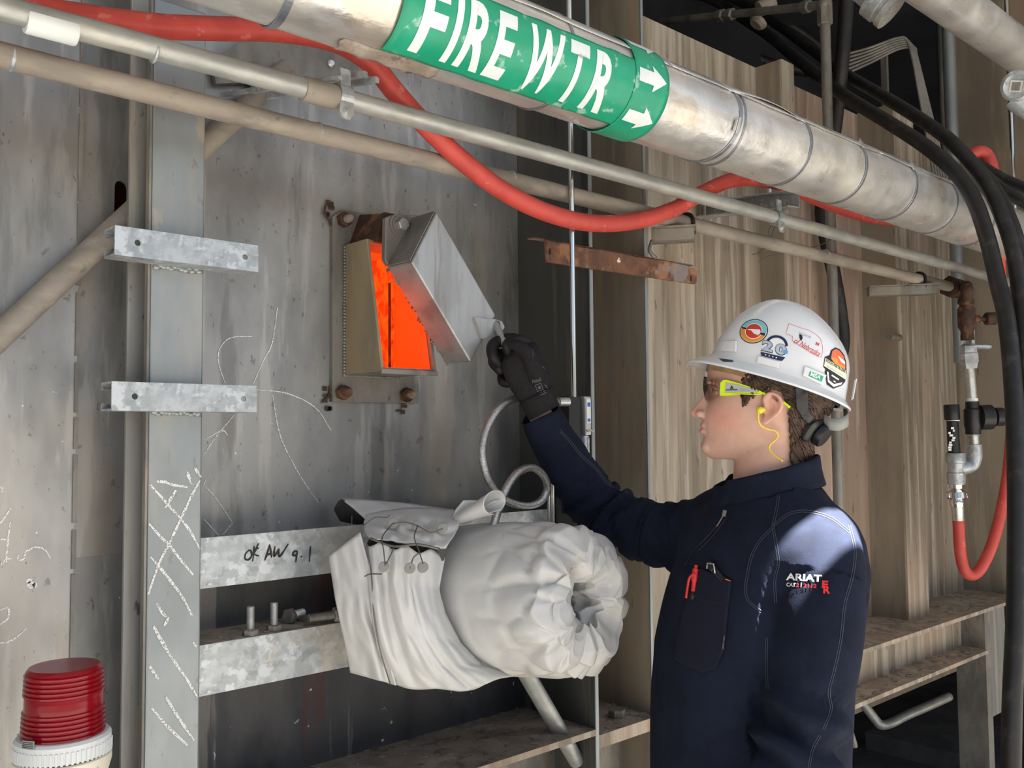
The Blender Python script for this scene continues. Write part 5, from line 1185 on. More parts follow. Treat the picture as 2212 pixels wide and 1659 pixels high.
# ------------------------------------------------------------------ hair: shell plus locks
from mathutils.geometry import tessellate_polygon
def inside(x, y, poly):
    c = False; j = len(poly)-1
    for i in range(len(poly)):
        if (poly[i][1] > y) != (poly[j][1] > y) and x < (poly[j][0]-poly[i][0])*(y-poly[i][1])/(poly[j][1]-poly[i][1])+poly[i][0]: c = not c
        j = i
    return c
HP = [(1608, 795), (1604, 826), (1602, 850), (1602, 868), (1606, 878), (1613, 874), (1624, 862), (1638, 853), (1654, 847), (1670, 846), (1684, 850), (1692, 866), (1696, 886), (1697, 915), (1699, 950), (1698, 990), (1700, 1010), (1790, 1010), (1850, 900), (1850, 760), (1700, 670), (1600, 690)]
nb = len(Vb); sel = [False]*nb; nv = {}; hv = []; hf = []
pj = [hinv(p) if p.z > 1.45 else None for p in Vb]
for i in range(nb):
    q = pj[i]
    if q and q[1] < 1015 and inside(q[0]+4*noise.noise(Vb[i]*160), q[1]+6*noise.noise(Vb[i]*120), HP) and hinvq(q[0], q[1])[1] < 24 and not (1640 < q[0] < 1692 and 848 < q[1] < 915 and abs(q[2]) > 101): sel[i] = True
bmn = [Vector((0, 0, 0)) for _ in range(nb)]
for f in Fb:
    if any(sel[i] for i in f):
        n = (Vb[f[1]]-Vb[f[0]]).cross(Vb[f[2]]-Vb[f[0]])
        for i in f: bmn[i] += n
for f in Fb:
    if all(sel[i] for i in f):
        ids = []
        for i in f:
            if i not in nv:
                x, y, c = pj[i]; nrm = bmn[i].normalized()
                thick = 6+4*min(1, max(0, (x-1640)/80))+3.2*noise.noise(Vector((x*.045+y*.02, y*.012-x*.03, c*.06)))+1.6*noise.noise(Vector((x*.16+y*.10, y*.05-x*.10, c*.15)))
                thick *= min(1, max(.15, (x-1600)/14))
                nv[i] = len(hv); hv.append(Vb[i]+nrm*(thick*SY))
            ids.append(nv[i])
        hf.append(tuple(ids))
ho = mesh_obj('hair', hv, hf, 'hair', person, True); solidify(ho, .004)
bvh_hair = BVHTree.FromPolygons(hv, hf)
mb = MB(); random.seed(4); cnt = 0
while cnt < 520:
    x = random.uniform(1602, 1800); y = random.uniform(800, 985); s_ = -1 if random.random() < .8 else 1
    if not inside(x, y, HP): continue
    pts = []
    ok = True; xx, yy = x, y
    for k in range(7):
        o_ = hp(xx, yy, s_*200); h = bvh_hair.ray_cast(o_, hd*(-s_))
        if h[0] is None: break
        pts.append(h[0]+h[1]*(.0012 if h[1].dot(hd*(s_)) > 0 else -.0012))
        # flow: back and down, falling at the nape and forward at the sideburn
        ang = math.radians(35 if xx > 1640 else 75) + (.5 if yy > 880 and xx > 1690 else 0) + .35*noise.noise(Vector((x*.05, y*.05, 1)))
        xx += 6*math.cos(ang); yy += 6*math.sin(ang)
    if len(pts) >= 3:
        mb.tube(pts, [.0011*(1-.8*i/len(pts))+.0001 for i in range(len(pts))], 4); cnt += 1
    else: cnt += .2
o = mb.build('hair_locks', 'hair', person, True); o['kind'] = 'stuff'

# ------------------------------------------------------------------ jacket: torso and sleeves as one cloth
def cuff_fix(P): return P
jparts = [torso(1.0, 1876), limb_mb(LA, LR_), limb_mb(RA, RR_)]
# shoulder yokes blending neck to arms
yk = MB()
for (a, b, r0, r1) in ((tp(1672, 1085, 0), LA[1], .072, .062), (tp(1660, 1095, 0), RA[1], .070, .058), (tp(1640, 1200, 0)+MN*.03, LA[1]+Z_*-.03, .09, .055)):
    yk.tube([a.lerp(b, k/6) for k in range(7)], [r0+(r1-r0)*k/6 for k in range(7)], 20)
jparts.append(yk)
Vj, Fj, Nj = fuse(jparts, .0042, 14, .5)
# cloth folds
LP, LRr = limb(LA, LR_, 6); RP, RRr = limb(RA, RR_, 6)
def near(p, pts):
    best = 1e9; bi = 0
    for i, q in enumerate(pts):
        d = (p-q).length_squared
        if d < best: best = d; bi = i
    return bi, math.sqrt(best)
for i, p in enumerate(Vj):
    n = Nj[i]; d = 0
    il, dl = near(p, LP); ir, dr_ = near(p, RP)
    if dl < LRr[il]*1.25 and il > 8:
        t = il/len(LP); q = p-LP[il]
        if t > .48:                                            # creases gathered round the near elbow
            k = bell(t, .62, .16); w_ = math.sin(p.z*120+q.dot(TRt)*60+3*noise.noise(p*14))
            d += .019*k*w_*(.5+.5*noise.noise(p*20+Vector((3, 0, 0))))
        d += .005*noise.noise(Vector((p.x*14, p.y*14, p.z*6)))
    elif dr_ < RRr[ir]*1.25 and ir > 8:
        t = ir/len(RP); ax_ = (RP[min(ir+1, len(RP)-1)]-RP[max(ir-1, 0)]).normalized()
        s1 = (p-RP[0]).dot(ax_)
        k = bell(t, .52, .16)+.8*bell(t, .22, .12)
        d += .0115*k*math.sin(ir*2.1*math.pi/4.2+5*noise.noise(p*11))*(.55+.45*noise.noise(p*17))
        d += .0045*noise.noise(p*16)
    else:
        d += .006*noise.noise(Vector((p.x*7, p.y*7, p.z*3.2)))+.003*noise.noise(Vector((p.x*18, p.y*18, p.z*7)))
    Vj[i] = p+n*d
# trim the hem and open the cuffs: drop the closing caps
cutL, aL = LA[-1], (LA[-1]-LA[-2]).normalized(); cutR, aR = RA[-1], (RA[-1]-RA[-2]).normalized(); cutN = tp(1668, 1040, 0)
zh = tp(1620, 1872, 0).z; nup = (Z_+MN*.35).normalized()
def keep(p):
    if (p-cutL).dot(aL) > -.004 and (p-cutL).length < .08: return False
    if (p-cutR).dot(aR) > -.003 and (p-cutR).length < .06: return False
    if (p-cutN).dot(nup) > .0 and (p-cutN).length < .12: return False
    return p.z > zh+.004
kp = [keep(p) for p in Vj]; mp = {}; jv = []; jf = []
for f in Fj:
    if all(kp[i] for i in f):
        for i in f:
            if i not in mp: mp[i] = len(jv); jv.append(Vj[i])
        jf.append(tuple(mp[i] for i in f))
jk = mesh_obj('jacket', jv, jf, 'navy', person, True); solidify(jk, .0022)
bvh_j = BVHTree.FromPolygons(jv, jf)
# right cuff hem turned out
cf = MB(); c0 = RA[-1]; rr_ = []
for (t, r) in ((-.050, .0405), (-.03, .0395), (0, .0385), (.006, .0380), (.006, .0345), (-.04, .034)):
    ring = []; u_ = (Z_-aR*Z_.dot(aR)).normalized(); w_ = aR.cross(u_)
    for k in range(32):
        a = 2*math.pi*k/32; ring.append(c0+aR*(t+.004*math.sin(a*2))+u_*(r*math.cos(a))+w_*(r*math.sin(a)))
    rr_.append(ring)
cf.loft(rr_, False).build('cuff', 'navy', jk, True)

# collar: stand-up ring, open and turned out at the front
rings = []
def cring(h, grow):
    r = []
    for k in range(49):
        a = math.radians(-172+344*k/48)                         # gap at the front (left)
        cs, sn = math.cos(a), math.sin(a)
        x = 1658+(108+grow)*cs if cs > 0 else 1652+(118+grow)*cs
        y = 1066-h*(1+.12*cs)-22*cs+ (10 if cs < -.8 else 0)
        r.append(hp(x, y+3*noise.noise(Vector((k*.3, h*.02, 5))), (112+grow)*sn))
    return r
prof = ((0, 10), (12, 6), (28, 2), (44, 0), (52, -1), (54, -4), (51, -7), (30, -6), (5, -3))
rs = [cring(h, g) for h, g in prof]
v = [p for r in rs for p in r]; f = [(i*49+k, i*49+k+1, (i+1)*49+k+1, (i+1)*49+k) for i in range(len(rs)-1) for k in range(48)]
co = mesh_obj('collar', v, f, 'navy', jk, True); solidify(co, .003, 0)
bvh_c = BVHTree.FromPolygons(v, f)

# ------------------------------------------------------------------ lettering and stitching laid on surfaces
def lay(v2, f2, bvh, nm, m, parent, off=.0006, maxlen=5.):
    v2, f2 = subdiv2d(v2, f2, maxlen); out = []; last = None; bad = set()
    for i, (x, y) in enumerate(v2):
        d = ray(x, y).normalized(); h = bvh.ray_cast(CAM, d)
        if h[0] is None: bad.add(i); out.append(CAM); continue
        nn = h[1] if h[1].dot(d) < 0 else -h[1]
        out.append(h[0]+(nn*.6-d*.4)*off)
    f2 = [q for q in f2 if not any(i in bad for i in q)]
    used = sorted(set(i for q in f2 for i in q)); ix = {a: b for b, a in enumerate(used)}
    if not used: return None
    return mesh_obj(nm, [out[i] for i in used], [tuple(ix[i] for i in q) for q in f2], m, parent, True)
def poly2(pts):
    t = tessellate_polygon([[Vector((p[0], p[1], 0)) for p in pts]]); return list(pts), [tuple(q) for q in t]
def ribbon(pts, wd):
    P = spline([Vector((p[0], p[1], 0)) for p in pts], 8) if len(pts) > 2 else [Vector((*p, 0)) for p in pts]; v = []; f = []
    for i, p in enumerate(P):
        t = (P[min(i+1, len(P)-1)]-P[max(i-1, 0)]).normalized(); n = Vector((-t.y, t.x, 0))*wd
        v += [(p.x+n.x, p.y+n.y), (p.x-n.x, p.y-n.y)]
    for i in range(len(P)-1): f.append((2*i, 2*i+1, 2*i+3, 2*i+2))
    return v, f
def words(s, org, u, vv, w_, h, bold=.0, shear=0.):
    """text filling w x h pixels from org along unit-ish vectors u, vv (pixel space)"""
    v2, f2 = fit_text(s, 0, w_, 0, h, bold, shear); return [(org[0]+a*u[0]+b*vv[0], org[1]+a*u[1]+b*vv[1]) for a, b in v2], f2
j2 = lambda x, y: (1350+x/2.517, 1000+y/2.517)
def stitch(pts, bvh=bvh_j, parent=jk, gap=4.5, wd=.55):
    for s_ in (-.5, .5):
        P = [Vector((*p, 0)) for p in pts]; Q = []
        for i, p in enumerate(P):
            t = (P[min(i+1, len(P)-1)]-P[max(i-1, 0)]).normalized(); Q.append((p.x-t.y*gap*s_, p.y+t.x*gap*s_))
        lay(*ribbon(Q, wd), bvh, 'stitching', 'thread', parent, .0008, 9.)
stitch([j2(*p) for p in ((838, 165), (825, 250), (805, 340))]); stitch([j2(*p) for p in ((800, 345), (900, 275), (1000, 265), (1120, 300), (1225, 380))])
stitch([j2(*p) for p in ((805, 355), (820, 430), (835, 540), (815, 640), (820, 760))]); stitch([j2(*p) for p in ((1220, 340), (1250, 480), (1235, 620), (1195, 770), (1175, 950), (1140, 1120), (1110, 1240), (1120, 1340), (1080, 1450))])
stitch([j2(*p) for p in ((810, 345), (730, 430), (680, 540), (660, 720), (740, 810))]); stitch([j2(*p) for p in ((770, 950), (770, 1100), (775, 1230))]); stitch([j2(*p) for p in ((1060, 1480), (1020, 1560), (1000, 1659))])
g1 = lambda x, y: (1000+x/3.318, 680+y/3.318)
stitch([g1(*p) for p in ((560, 650), (640, 770), (760, 900), (850, 1010), (960, 1110), (1040, 1210), (1180, 1270))], gap=4)
stitch([j2(*p) for p in ((545, 290), (480, 380), (395, 470))], gap=8); stitch([j2(*p) for p in ((500, 215), (700, 180), (860, 165))], gap=4, wd=.4)
# pocket
pkp = [j2(*p) for p in ((372, 655), (330, 760), (300, 900), (275, 1060), (320, 1092), (430, 1142), (500, 1112), (545, 1010), (566, 780), (585, 640), (420, 575))]
po = lay(*poly2(pkp), bvh_j, 'pocket', 'navy_cuff', jk, .0035, 8.); solidify(po, .003, 0)
bvh_p = BVHTree.FromPolygons([po.matrix_basis @ v.co + Vector(po['_o']) for v in po.data.vertices], [tuple(p.vertices) for p in po.data.polygons])
lay(*ribbon([j2(*p) for p in ((355, 712), (440, 752), (568, 768))], .7), bvh_p, 'pocket_seam', 'st_black', po, .002)
lay(*ribbon([j2(*p) for p in ((568, 770), (550, 890), (530, 1010))], .7), bvh_p, 'pocket_seam', 'st_black', po, .002)
tg = lay(*poly2([j2(*p) for p in ((540, 925), (562, 930), (548, 1045), (522, 1040))]), bvh_p, 'pocket_tag', 'st_black', po, .0022)
lay(*words('VENTEK', j2(552, 940), (-.13, .99), (-.99, -.13), 30, 4.), bvh_p, 'tag_print', 'st_grey', po, .0030, 3.)
lay(*ribbon([j2(*p) for p in ((548, 632), (565, 638), (584, 645))], 1.1), bvh_p, 'red_tab', 'st_coral', po, .002)
# zip puller and placket
lay(*ribbon([j2(*p) for p in ((552, 268), (540, 290), (520, 325), (505, 350))], 1.3), bvh_j, 'zip_puller', 'zinc', jk, .004)
lay(*poly2([j2(*p) for p in ((540, 262), (560, 266), (552, 300), (534, 292))]), bvh_j, 'zip_slider', 'zinc', jk, .005)
lay(*ribbon([j2(*p) for p in ((500, 350), (440, 420), (370, 480), (330, 560))], 1.0), bvh_j, 'placket_edge', 'st_black', jk, .0012)
# embroidery on the sleeve
u_, v_ = (.998, .055), (.055, -.998)
lay(*words('ARIAT', (1698, 1253), u_, v_, 77, 15, .03), bvh_j, 'embroidery', 'thread_white', jk, .0011, 4.)
lay(*words('CAT', (1699, 1267), u_, v_, 20, 8.5, .02), bvh_j, 'embroidery', 'thread_white', jk, .0011, 4.)
lay(*words('2', (1720.5, 1268), u_, v_, 6, 8.5, .02), bvh_j, 'embroidery', 'thread_red', jk, .0011, 4.)
lay(*words('I', (1730, 1268.5), u_, v_, 1.6, 10, .0), bvh_j, 'embroidery', 'thread_white', jk, .0011, 4.)
lay(*words('2112', (1736, 1269), u_, v_, 28, 8.5, .02), bvh_j, 'embroidery', 'thread_red', jk, .0011, 4.)
lay(*words('F', (1775, 1271), u_, v_, 13, 17, .04), bvh_j, 'embroidery', 'thread_red', jk, .0011, 4.)
lay(*words('R', (1778, 1282), u_, v_, 15, 17, .04), bvh_j, 'embroidery', 'thread_red', jk, .0014, 4.)
# pens in the pocket (things of their own)
def onj(x, y, off, bvh=bvh_j):
    d = ray(x, y).normalized(); h = bvh.ray_cast(CAM, d); return (h[0] if h[0] else PD(x, y, 1.4))-d*off
mat('pen_red', (.65, .03, .03), rough=.3)
pn = empty('pen', onj(*j2(372, 690), .010)); tag(pn, 'red pen clipped in the chest pocket', 'pen')
A, B = onj(*j2(372, 700), .008), onj(*j2(388, 556), .010); d = (B-A)
MB().lathe(A, d, [(0, .0035), (d.length*.35, .0038), (d.length*.40, .0050), (d.length*.85, .0050), (d.length*.86, .0032), (d.length, .0030)], 14).build('barrel', 'pen_red', pn, True, 40)
MB().tube(spline([onj(*j2(378, 600), .018), onj(*j2(352, 625), .020), onj(*j2(342, 670), .018), onj(*j2(333, 735), .014)], 6), .0022, 8).build('clip', 'pen_red', pn, True)
MB().lathe(A, -d, [(0, .0034), (.012, .003)], 12).build('grip', 'black_plastic', pn, True)
pn2 = empty('pen_knife', onj(*j2(470, 600), .010)); tag(pn2, 'black clip pen beside the red pen in the pocket', 'pen')
A, B = onj(*j2(540, 640), .004), onj(*j2(455, 545), .008); d = B-A
MB().lathe(A, d, [(0, .005), (d.length*.6, .005), (d.length*.62, .0062), (d.length*.95, .0062), (d.length, .004)], 14).build('barrel', 'black_plastic', pn2, True, 40)
MB().tube([onj(*j2(445, 575), .015), onj(*j2(450, 545), .016), onj(*j2(482, 550), .016), onj(*j2(490, 600), .013)], .0014, 6).build('clip', 'zinc', pn2, True)

# trousers and boots (below the picture)
tr_ = MB()
for s_ in (-1, 1):
    h0, kn, an = leg_pts[s_]
    tr_.tube(spline([h0, (h0+kn)/2, kn, (kn+an)/2, an+Z_*.02], 5), list(np.interp(np.linspace(0, 1, 21), [0, .3, .6, 1], [.105, .098, .078, .068])), 20)
tr_.loft([tring(1620, y, .185, .13) for y in (1800, 1850, 1900, 1960, 2010)])
Vt, Ft, Nt = fuse([tr_], .008, 6)
mesh_obj('trousers', Vt, Ft, 'denim', person, True)
for s_ in (-1, 1):
    an = leg_pts[s_][2]; mb = MB()
    mb.tube([an+Z_*.16, an, Vector((an.x, an.y, .05))], [.055, .05, .05], 16)
    mb.loft([[an+MN*t+MJ*(w_*math.cos(a))+Z_*(-.058+h*(.5+.5*math.sin(a))) for a in np.linspace(0, 2*math.pi, 17)[:-1]] for t, w_, h in ((-.07, .03, .06), (-.05, .042, .09), (.02, .045, .10), (.10, .05, .075), (.16, .048, .06), (.19, .03, .045))])
    Vt, Ft, Nt = fuse([mb], .006, 4); mesh_obj('boot', Vt, Ft, 'boot', person, True)
# ------------------------------------------------------------------ hard hat
NPH = 96
def dome_ring(nf, ins=0.):
    r = []
    for k in range(NPH):
        ph = 2*math.pi*k/NPH; cs, sn = math.cos(ph), math.sin(ph); n = nf(ph) if callable(nf) else nf
        f, b, w_ = fa(n)+ins, ba(n)-ins, max(.5, hwid(n)-ins); m = 22*(1-(n/NT)**2)
        a = m+(b-m)*cs if cs > 0 else m+(m-f)*cs; c = w_*sn
        rid = 3.0*max(0, min(1, (34-abs(c))/6))*max(0, min(1, (n-40)/40)) if n < NT-3 and not ins else 0
        r.append(hq(a, n+rid*.8-ins*.6, c))
    return r
basen = lambda ph: 23+8*max(0, -math.cos(ph))**2-8*max(0, math.cos(ph))**2
def brim_ring(t, dn, ins=0.):
    r = []
    for k in range(NPH):
        ph = 2*math.pi*k/NPH; cs, sn = math.cos(ph), math.sin(ph); n0 = basen(ph)
        f, b, w_ = fa(n0), ba(n0), hwid(n0); m = 22
        a = m+(b-m)*cs if cs > 0 else m+(m-f)*cs; c = w_*sn
        wd = 15+5*abs(sn)+32*max(0, -cs)**2.2
        ne = 5*sn*sn+1*max(0, cs)
        nrm = Vector((cs, sn*1.15)).normalized()
        r.append(hq(a+nrm.x*wd*t, n0+(ne-n0)*(t**.85)+dn, c+nrm.y*wd*t))
    return r
lev = [184.6, 183, 180, 175, 168, 160, 150, 138, 124, 110, 95, 80, 65, 52, 42]
rings = [dome_ring(n) for n in lev]+[dome_ring(basen)]+[brim_ring(t, 0) for t in (.12, .35, .65, .9, 1.0)]+[brim_ring(1.02, -3), brim_ring(.97, -5), brim_ring(.6, -4.5), brim_ring(.15, -4.5)]+[dome_ring(lambda p: basen(p)-2, 4)]+[dome_ring(n, 4.5) for n in (42, 65, 95, 124, 150, 168, 178)]
hat = empty('hard_hat', hq(20, 0, 0)); tag(hat, 'white hard hat with round stickers on the man', 'hard hat')
hmb = MB().loft(rings)
shell = hmb.build('shell', 'hat_white', hat, True)
bvh_h = BVHTree.FromPolygons(hmb.v, hmb.f)
# raised accessory pads moulded on the near side
k8 = lambda x, y: (1480+x/4.879, 640+y/4.879)
def pad(pts, off=.0028):
    o = lay(*poly2([k8(*p) for p in pts]), bvh_h, 'moulded_pad', 'hat_white', hat, off, 6.); solidify(o, .003, 0); bevel(o, .001); return o
pad(((415, 480), (550, 470), (545, 590), (375, 575))); pad(((770, 630), (1000, 690), (985, 760), (760, 700))); msa = pad(((1255, 735), (1480, 830), (1445, 940), (1235, 835)))
# front badge edge just in view
lay(*poly2([k8(*p) for p in ((470, 285), (440, 300), (420, 340), (437, 335))]), bvh_h, 'front_sticker', 'st_black', hat, .0008)
# stickers
def el(cx, cy, rx, ry, n=40, rot=0., a0=0., a1=2*math.pi):
    o = []
    for a in np.linspace(a0, a1, n, endpoint=abs(a1-a0) < 6.2):
        x, y = rx*math.cos(a), ry*math.sin(a); o.append((cx+x*math.cos(rot)-y*math.sin(rot), cy+x*math.sin(rot)+y*math.cos(rot)))
    return o
def stick(pts, m, par, off, nm='print'):
    return lay(*poly2([k8(*p) for p in pts]), bvh_h, nm, m, par, off, 5.)
R1 = math.radians(20)
s1 = stick(el(725, 370, 152, 126, rot=-.28), 'st_black', hat, .0006, 'round_sticker'); s1['label'] = 'round teal and orange sticker'
stick(el(725, 370, 142, 117, rot=-.28), 'st_white', s1, .0009)
stick(el(725, 370, 138, 113, 24, -.28, math.pi+.85, 2*math.pi+.55)+[(725, 370)], 'st_teal', s1, .0012)
stick(el(725, 370, 138, 113, 24, -.28, .75, math.pi+.65)+[(725, 370)], 'st_orange', s1, .0012)
stick(el(725, 370, 92, 82, rot=-.28), 'st_white', s1, .0015); stick(el(725, 370, 84, 74, rot=-.28), 'st_red', s1, .0018)
stick(((655, 352), (705, 350), (790, 355), (800, 385), (770, 415), (725, 395), (700, 365)), 'st_white', s1, .0021)
stick(((600, 325), (650, 335), (645, 352), (608, 345)), 'st_black', s1, .0021); stick(((795, 385), (850, 395), (838, 418), (790, 405)), 'st_black', s1, .0021)
s2 = stick(((800, 580), (790, 560), (840, 470), (880, 425), (950, 410), (1020, 430), (1065, 480), (1080, 540), (1085, 600), (1020, 685), (800, 620)), 'st_white', hat, .0006, 'anniversary_sticker'); s2['label'] = 'blue and silver sticker with the number 20'
arch = el(962, 520, 120, 108, 26, .12, math.pi+.35, 2*math.pi-.05)+el(962, 520, 92, 82, 26, .12, 2*math.pi-.05, math.pi+.35); stick(arch, 'st_navy', s2, .0012)
stick(((797, 585), (1055, 645), (1020, 684), (800, 625)), 'st_navy', s2, .0012)
for i in range(4): stick(el(850+i*37, 618+i*10, 8, 7, 12), 'st_white', s2, .0015)
T8 = lambda s, org, u, vv, w_, h, bold=0., sh=0.: words(s, k8(*org), u, vv, w_/4.879, h/4.879, bold, sh)
u2, v2_ = (.975, .22), (.14, -.99)
lay(*T8('2', (800, 575), u2, v2_, 125, 120, .07), bvh_h, 'digit', 'st_navy', s2, .0016, 4.); lay(*T8('0', (940, 610), u2, v2_, 125, 120, .07), bvh_h, 'digit', 'st_navy', s2, .0016, 4.)
lay(*T8('2', (806, 568), u2, v2_, 113, 107, .04), bvh_h, 'digit', 'st_silver', s2, .0019, 4.); lay(*T8('0', (946, 602), u2, v2_, 113, 107, .04), bvh_h, 'digit', 'st_silver', s2, .0019, 4.)
stick(((1035, 565), (1085, 580), (1075, 612), (1028, 598)), 'st_blue', s2, .0022)
# state outline sticker with script
no = [(1062, 395), (1095, 290), (1230, 340), (1300, 358), (1380, 405), (1425, 450), (1445, 520), (1448, 590), (1430, 645), (1330, 600), (1130, 470), (1135, 425)]
s3 = stick(no, 'hat_white', hat, .0005, 'state_sticker'); s3['label'] = 'pale state-shaped sticker with red script'
for a, b in zip(no, no[1:]+no[:1]): lay(*ribbon([k8(*a), k8(*b)], .45), bvh_h, 'outline', 'st_pink', s3, .0010)
lay(*T8('of Nebraska', (1140, 490), (.87, .49), (.45, -.89), 305, 62, .0, .35), bvh_h, 'script', 'st_red', s3, .0012, 4.)
lay(*T8('The Good Life', (1190, 395), (.93, .36), (.3, -.95), 140, 26, .0, .3), bvh_h, 'script', 'st_grey', s3, .0012, 4.)
lay(*T8('N', (1372, 515), (.93, .36), (.3, -.95), 34, 34, .05), bvh_h, 'letter', 'st_red', s3, .0012, 4.)
stick(((1200, 400), (1230, 410), (1238, 440), (1222, 475), (1205, 445)), 'st_black', s3, .0012)
# maker label
s4 = lay(*poly2([k8(*p) for p in ((1308, 788), (1447, 843), (1428, 902), (1293, 840))]), bvh_h, 'maker_label', 'st_green', hat, .0048, 5.); s4['label'] = 'green maker label'
lay(*T8('MSA', (1308, 838), (.925, .38), (.3, -.95), 112, 44, .03), bvh_h, 'letters', 'st_white', s4, .0052, 4.)
# shield sticker
s5 = stick(((1520, 620), (1535, 570), (1580, 538), (1630, 560), (1675, 620), (1697, 700), (1700, 800), (1685, 900), (1650, 940), (1560, 975), (1490, 930), (1470, 800), (1478, 770), (1455, 745), (1470, 640)), 'st_black', hat, .0006, 'shield_sticker'); s5['label'] = 'orange and black shield sticker'
stick(((1535, 650), (1548, 580), (1585, 555), (1625, 575), (1665, 630), (1685, 710), (1685, 760)), 'st_coral', s5, .0010)
stick(((1535, 640), (1600, 655), (1610, 700), (1680, 745), (1683, 775), (1580, 715), (1540, 665)), 'st_orange', s5, .0012)
stick(((1605, 625), (1625, 640), (1680, 690), (1680, 720), (1635, 690)), 'st_white', s5, .0015)
stick(((1475, 650), (1690, 780), (1690, 880), (1460, 735)), 'st_cream', s5, .0014)
lay(*T8('KOCH FERTILIZER', (1480, 690), (.86, .51), (.15, -.99), 235, 32, .02), bvh_h, 'letters', 'st_black', s5, .0018, 4.)
lay(*T8('DODGE CITY', (1490, 745), (.86, .51), (.15, -.99), 190, 16, .0), bvh_h, 'letters', 'st_grey', s5, .0018, 4.)
stick(((1490, 790), (1500, 900), (1560, 955), (1640, 930), (1655, 905), (1565, 925), (1515, 885), (1508, 800)), 'st_white', s5, .0014)
lay(*ribbon([k8(1540, 830), k8(1570, 850), k8(1615, 880)], 1.6), bvh_h, 'print', 'st_white', s5, .0014); lay(*ribbon([k8(1560, 890), k8(1580, 905)], 1.2), bvh_h, 'print', 'st_white', s5, .0014)
bs = [hq(171, 62, -30), hq(176, 20, -30), hq(176, 20, 5), hq(171, 62, 5)]
o = mesh_obj('rear_sticker', [p+her*.004 for p in bs], [(0, 1, 2, 3)], 'st_white', hat); solidify(o, .001)
# suspension: sweat band, strap, ratchet
def band_mb(n0, n1, f, b, w_, a0, a1, th=3.):
    ring = []
    for ph in np.linspace(a0, a1, 40):
        cs, sn = math.cos(ph), math.sin(ph); q = []
        for (nn, e) in ((n0, 0), (n1, 0), (n1, th), (n0, th)):
            a = 20+(b+e-20)*cs if cs > 0 else 20+(20-f+e)*cs; q.append(hq(a, nn, (w_+e)*sn))
        ring.append(q)
    return MB().loft(ring)
band_mb(-7, 19, -133, 158, 107, math.radians(112), math.radians(248), 4).build('sweat_band', 'sweatband', hat, True, 50)
band_mb(-2, 18, -128, 158, 108, math.radians(-112), math.radians(112), 3).build('head_band', 'black_plastic', hat, True, 50)
lay(*poly2([k8(*p) for p in ((355, 655), (500, 675), (510, 692), (400, 690))]), bvh_h, 'brim_key', 'black_plastic', hat, .001)
allb = BVHTree.FromPolygons(list(hv), hf)
stp = [k8(*p) for p in ((1150, 900), (1300, 960), (1285, 1100), (1290, 1200), (1350, 1280), (1290, 1340), (1240, 1300), (1165, 1180), (1160, 1050))]
o = lay(*poly2(stp), allb, 'nape_strap', 'black_plastic', hat, .004, 6.)
if o: solidify(o, .003, 0)
rc = hp(1757, 930, -28); rax = (her*.72-heu*.55-hd*.35).normalized()
mb = MB(); u1 = (heu-rax*heu.dot(rax)).normalized(); w1 = rax.cross(u1)
for t, a, b in ((-.016, .018, .030), (-.010, .024, .040), (.004, .024, .040), (.010, .018, .032)): pass
mb.loft([[rc+rax*t+u1*(a*math.copysign(abs(math.cos(q))**.6, math.cos(q)))+w1*(b*math.copysign(abs(math.sin(q))**.6, math.sin(q))) for q in np.linspace(0, 2*math.pi, 29)[:-1]] for t, a, b in ((-.016, .018, .030), (-.011, .022, .038), (.002, .022, .038), (.006, .018, .033))])
mb.build('ratchet_housing', 'black_plastic', hat, True, 40)
MB().lathe(rc+rax*.006, rax, [(0, .017), (.002, .0195), (.010, .0195), (.013, .017), (.0135, .010)], 24, ).build('ratchet_knob', 'black_plastic', hat, True, 40)
MB().lathe(rc+rax*.0165, rax, [(0, .0175), (.0012, .0175)], 24).build('knob_rim', 'zinc', hat, True, 40)
mat('grey_strap', (.26, .27, .25), rough=.6)
pts = spline([hp(1772, 905, -40), hp(1785, 915, -52), hp(1805, 916, -50), hp(1822, 910, -30), hp(1827, 902, 0), hp(1822, 898, 30)], 6)
v = []; f = []
for i, p in enumerate(pts): v += [p+heu*.009, p-heu*.010]
for i in range(len(pts)-1): f.append((2*i, 2*i+1, 2*i+3, 2*i+2))
o = mesh_obj('chin_strap_loop', v, f, 'grey_strap', hat, True); solidify(o, .002)

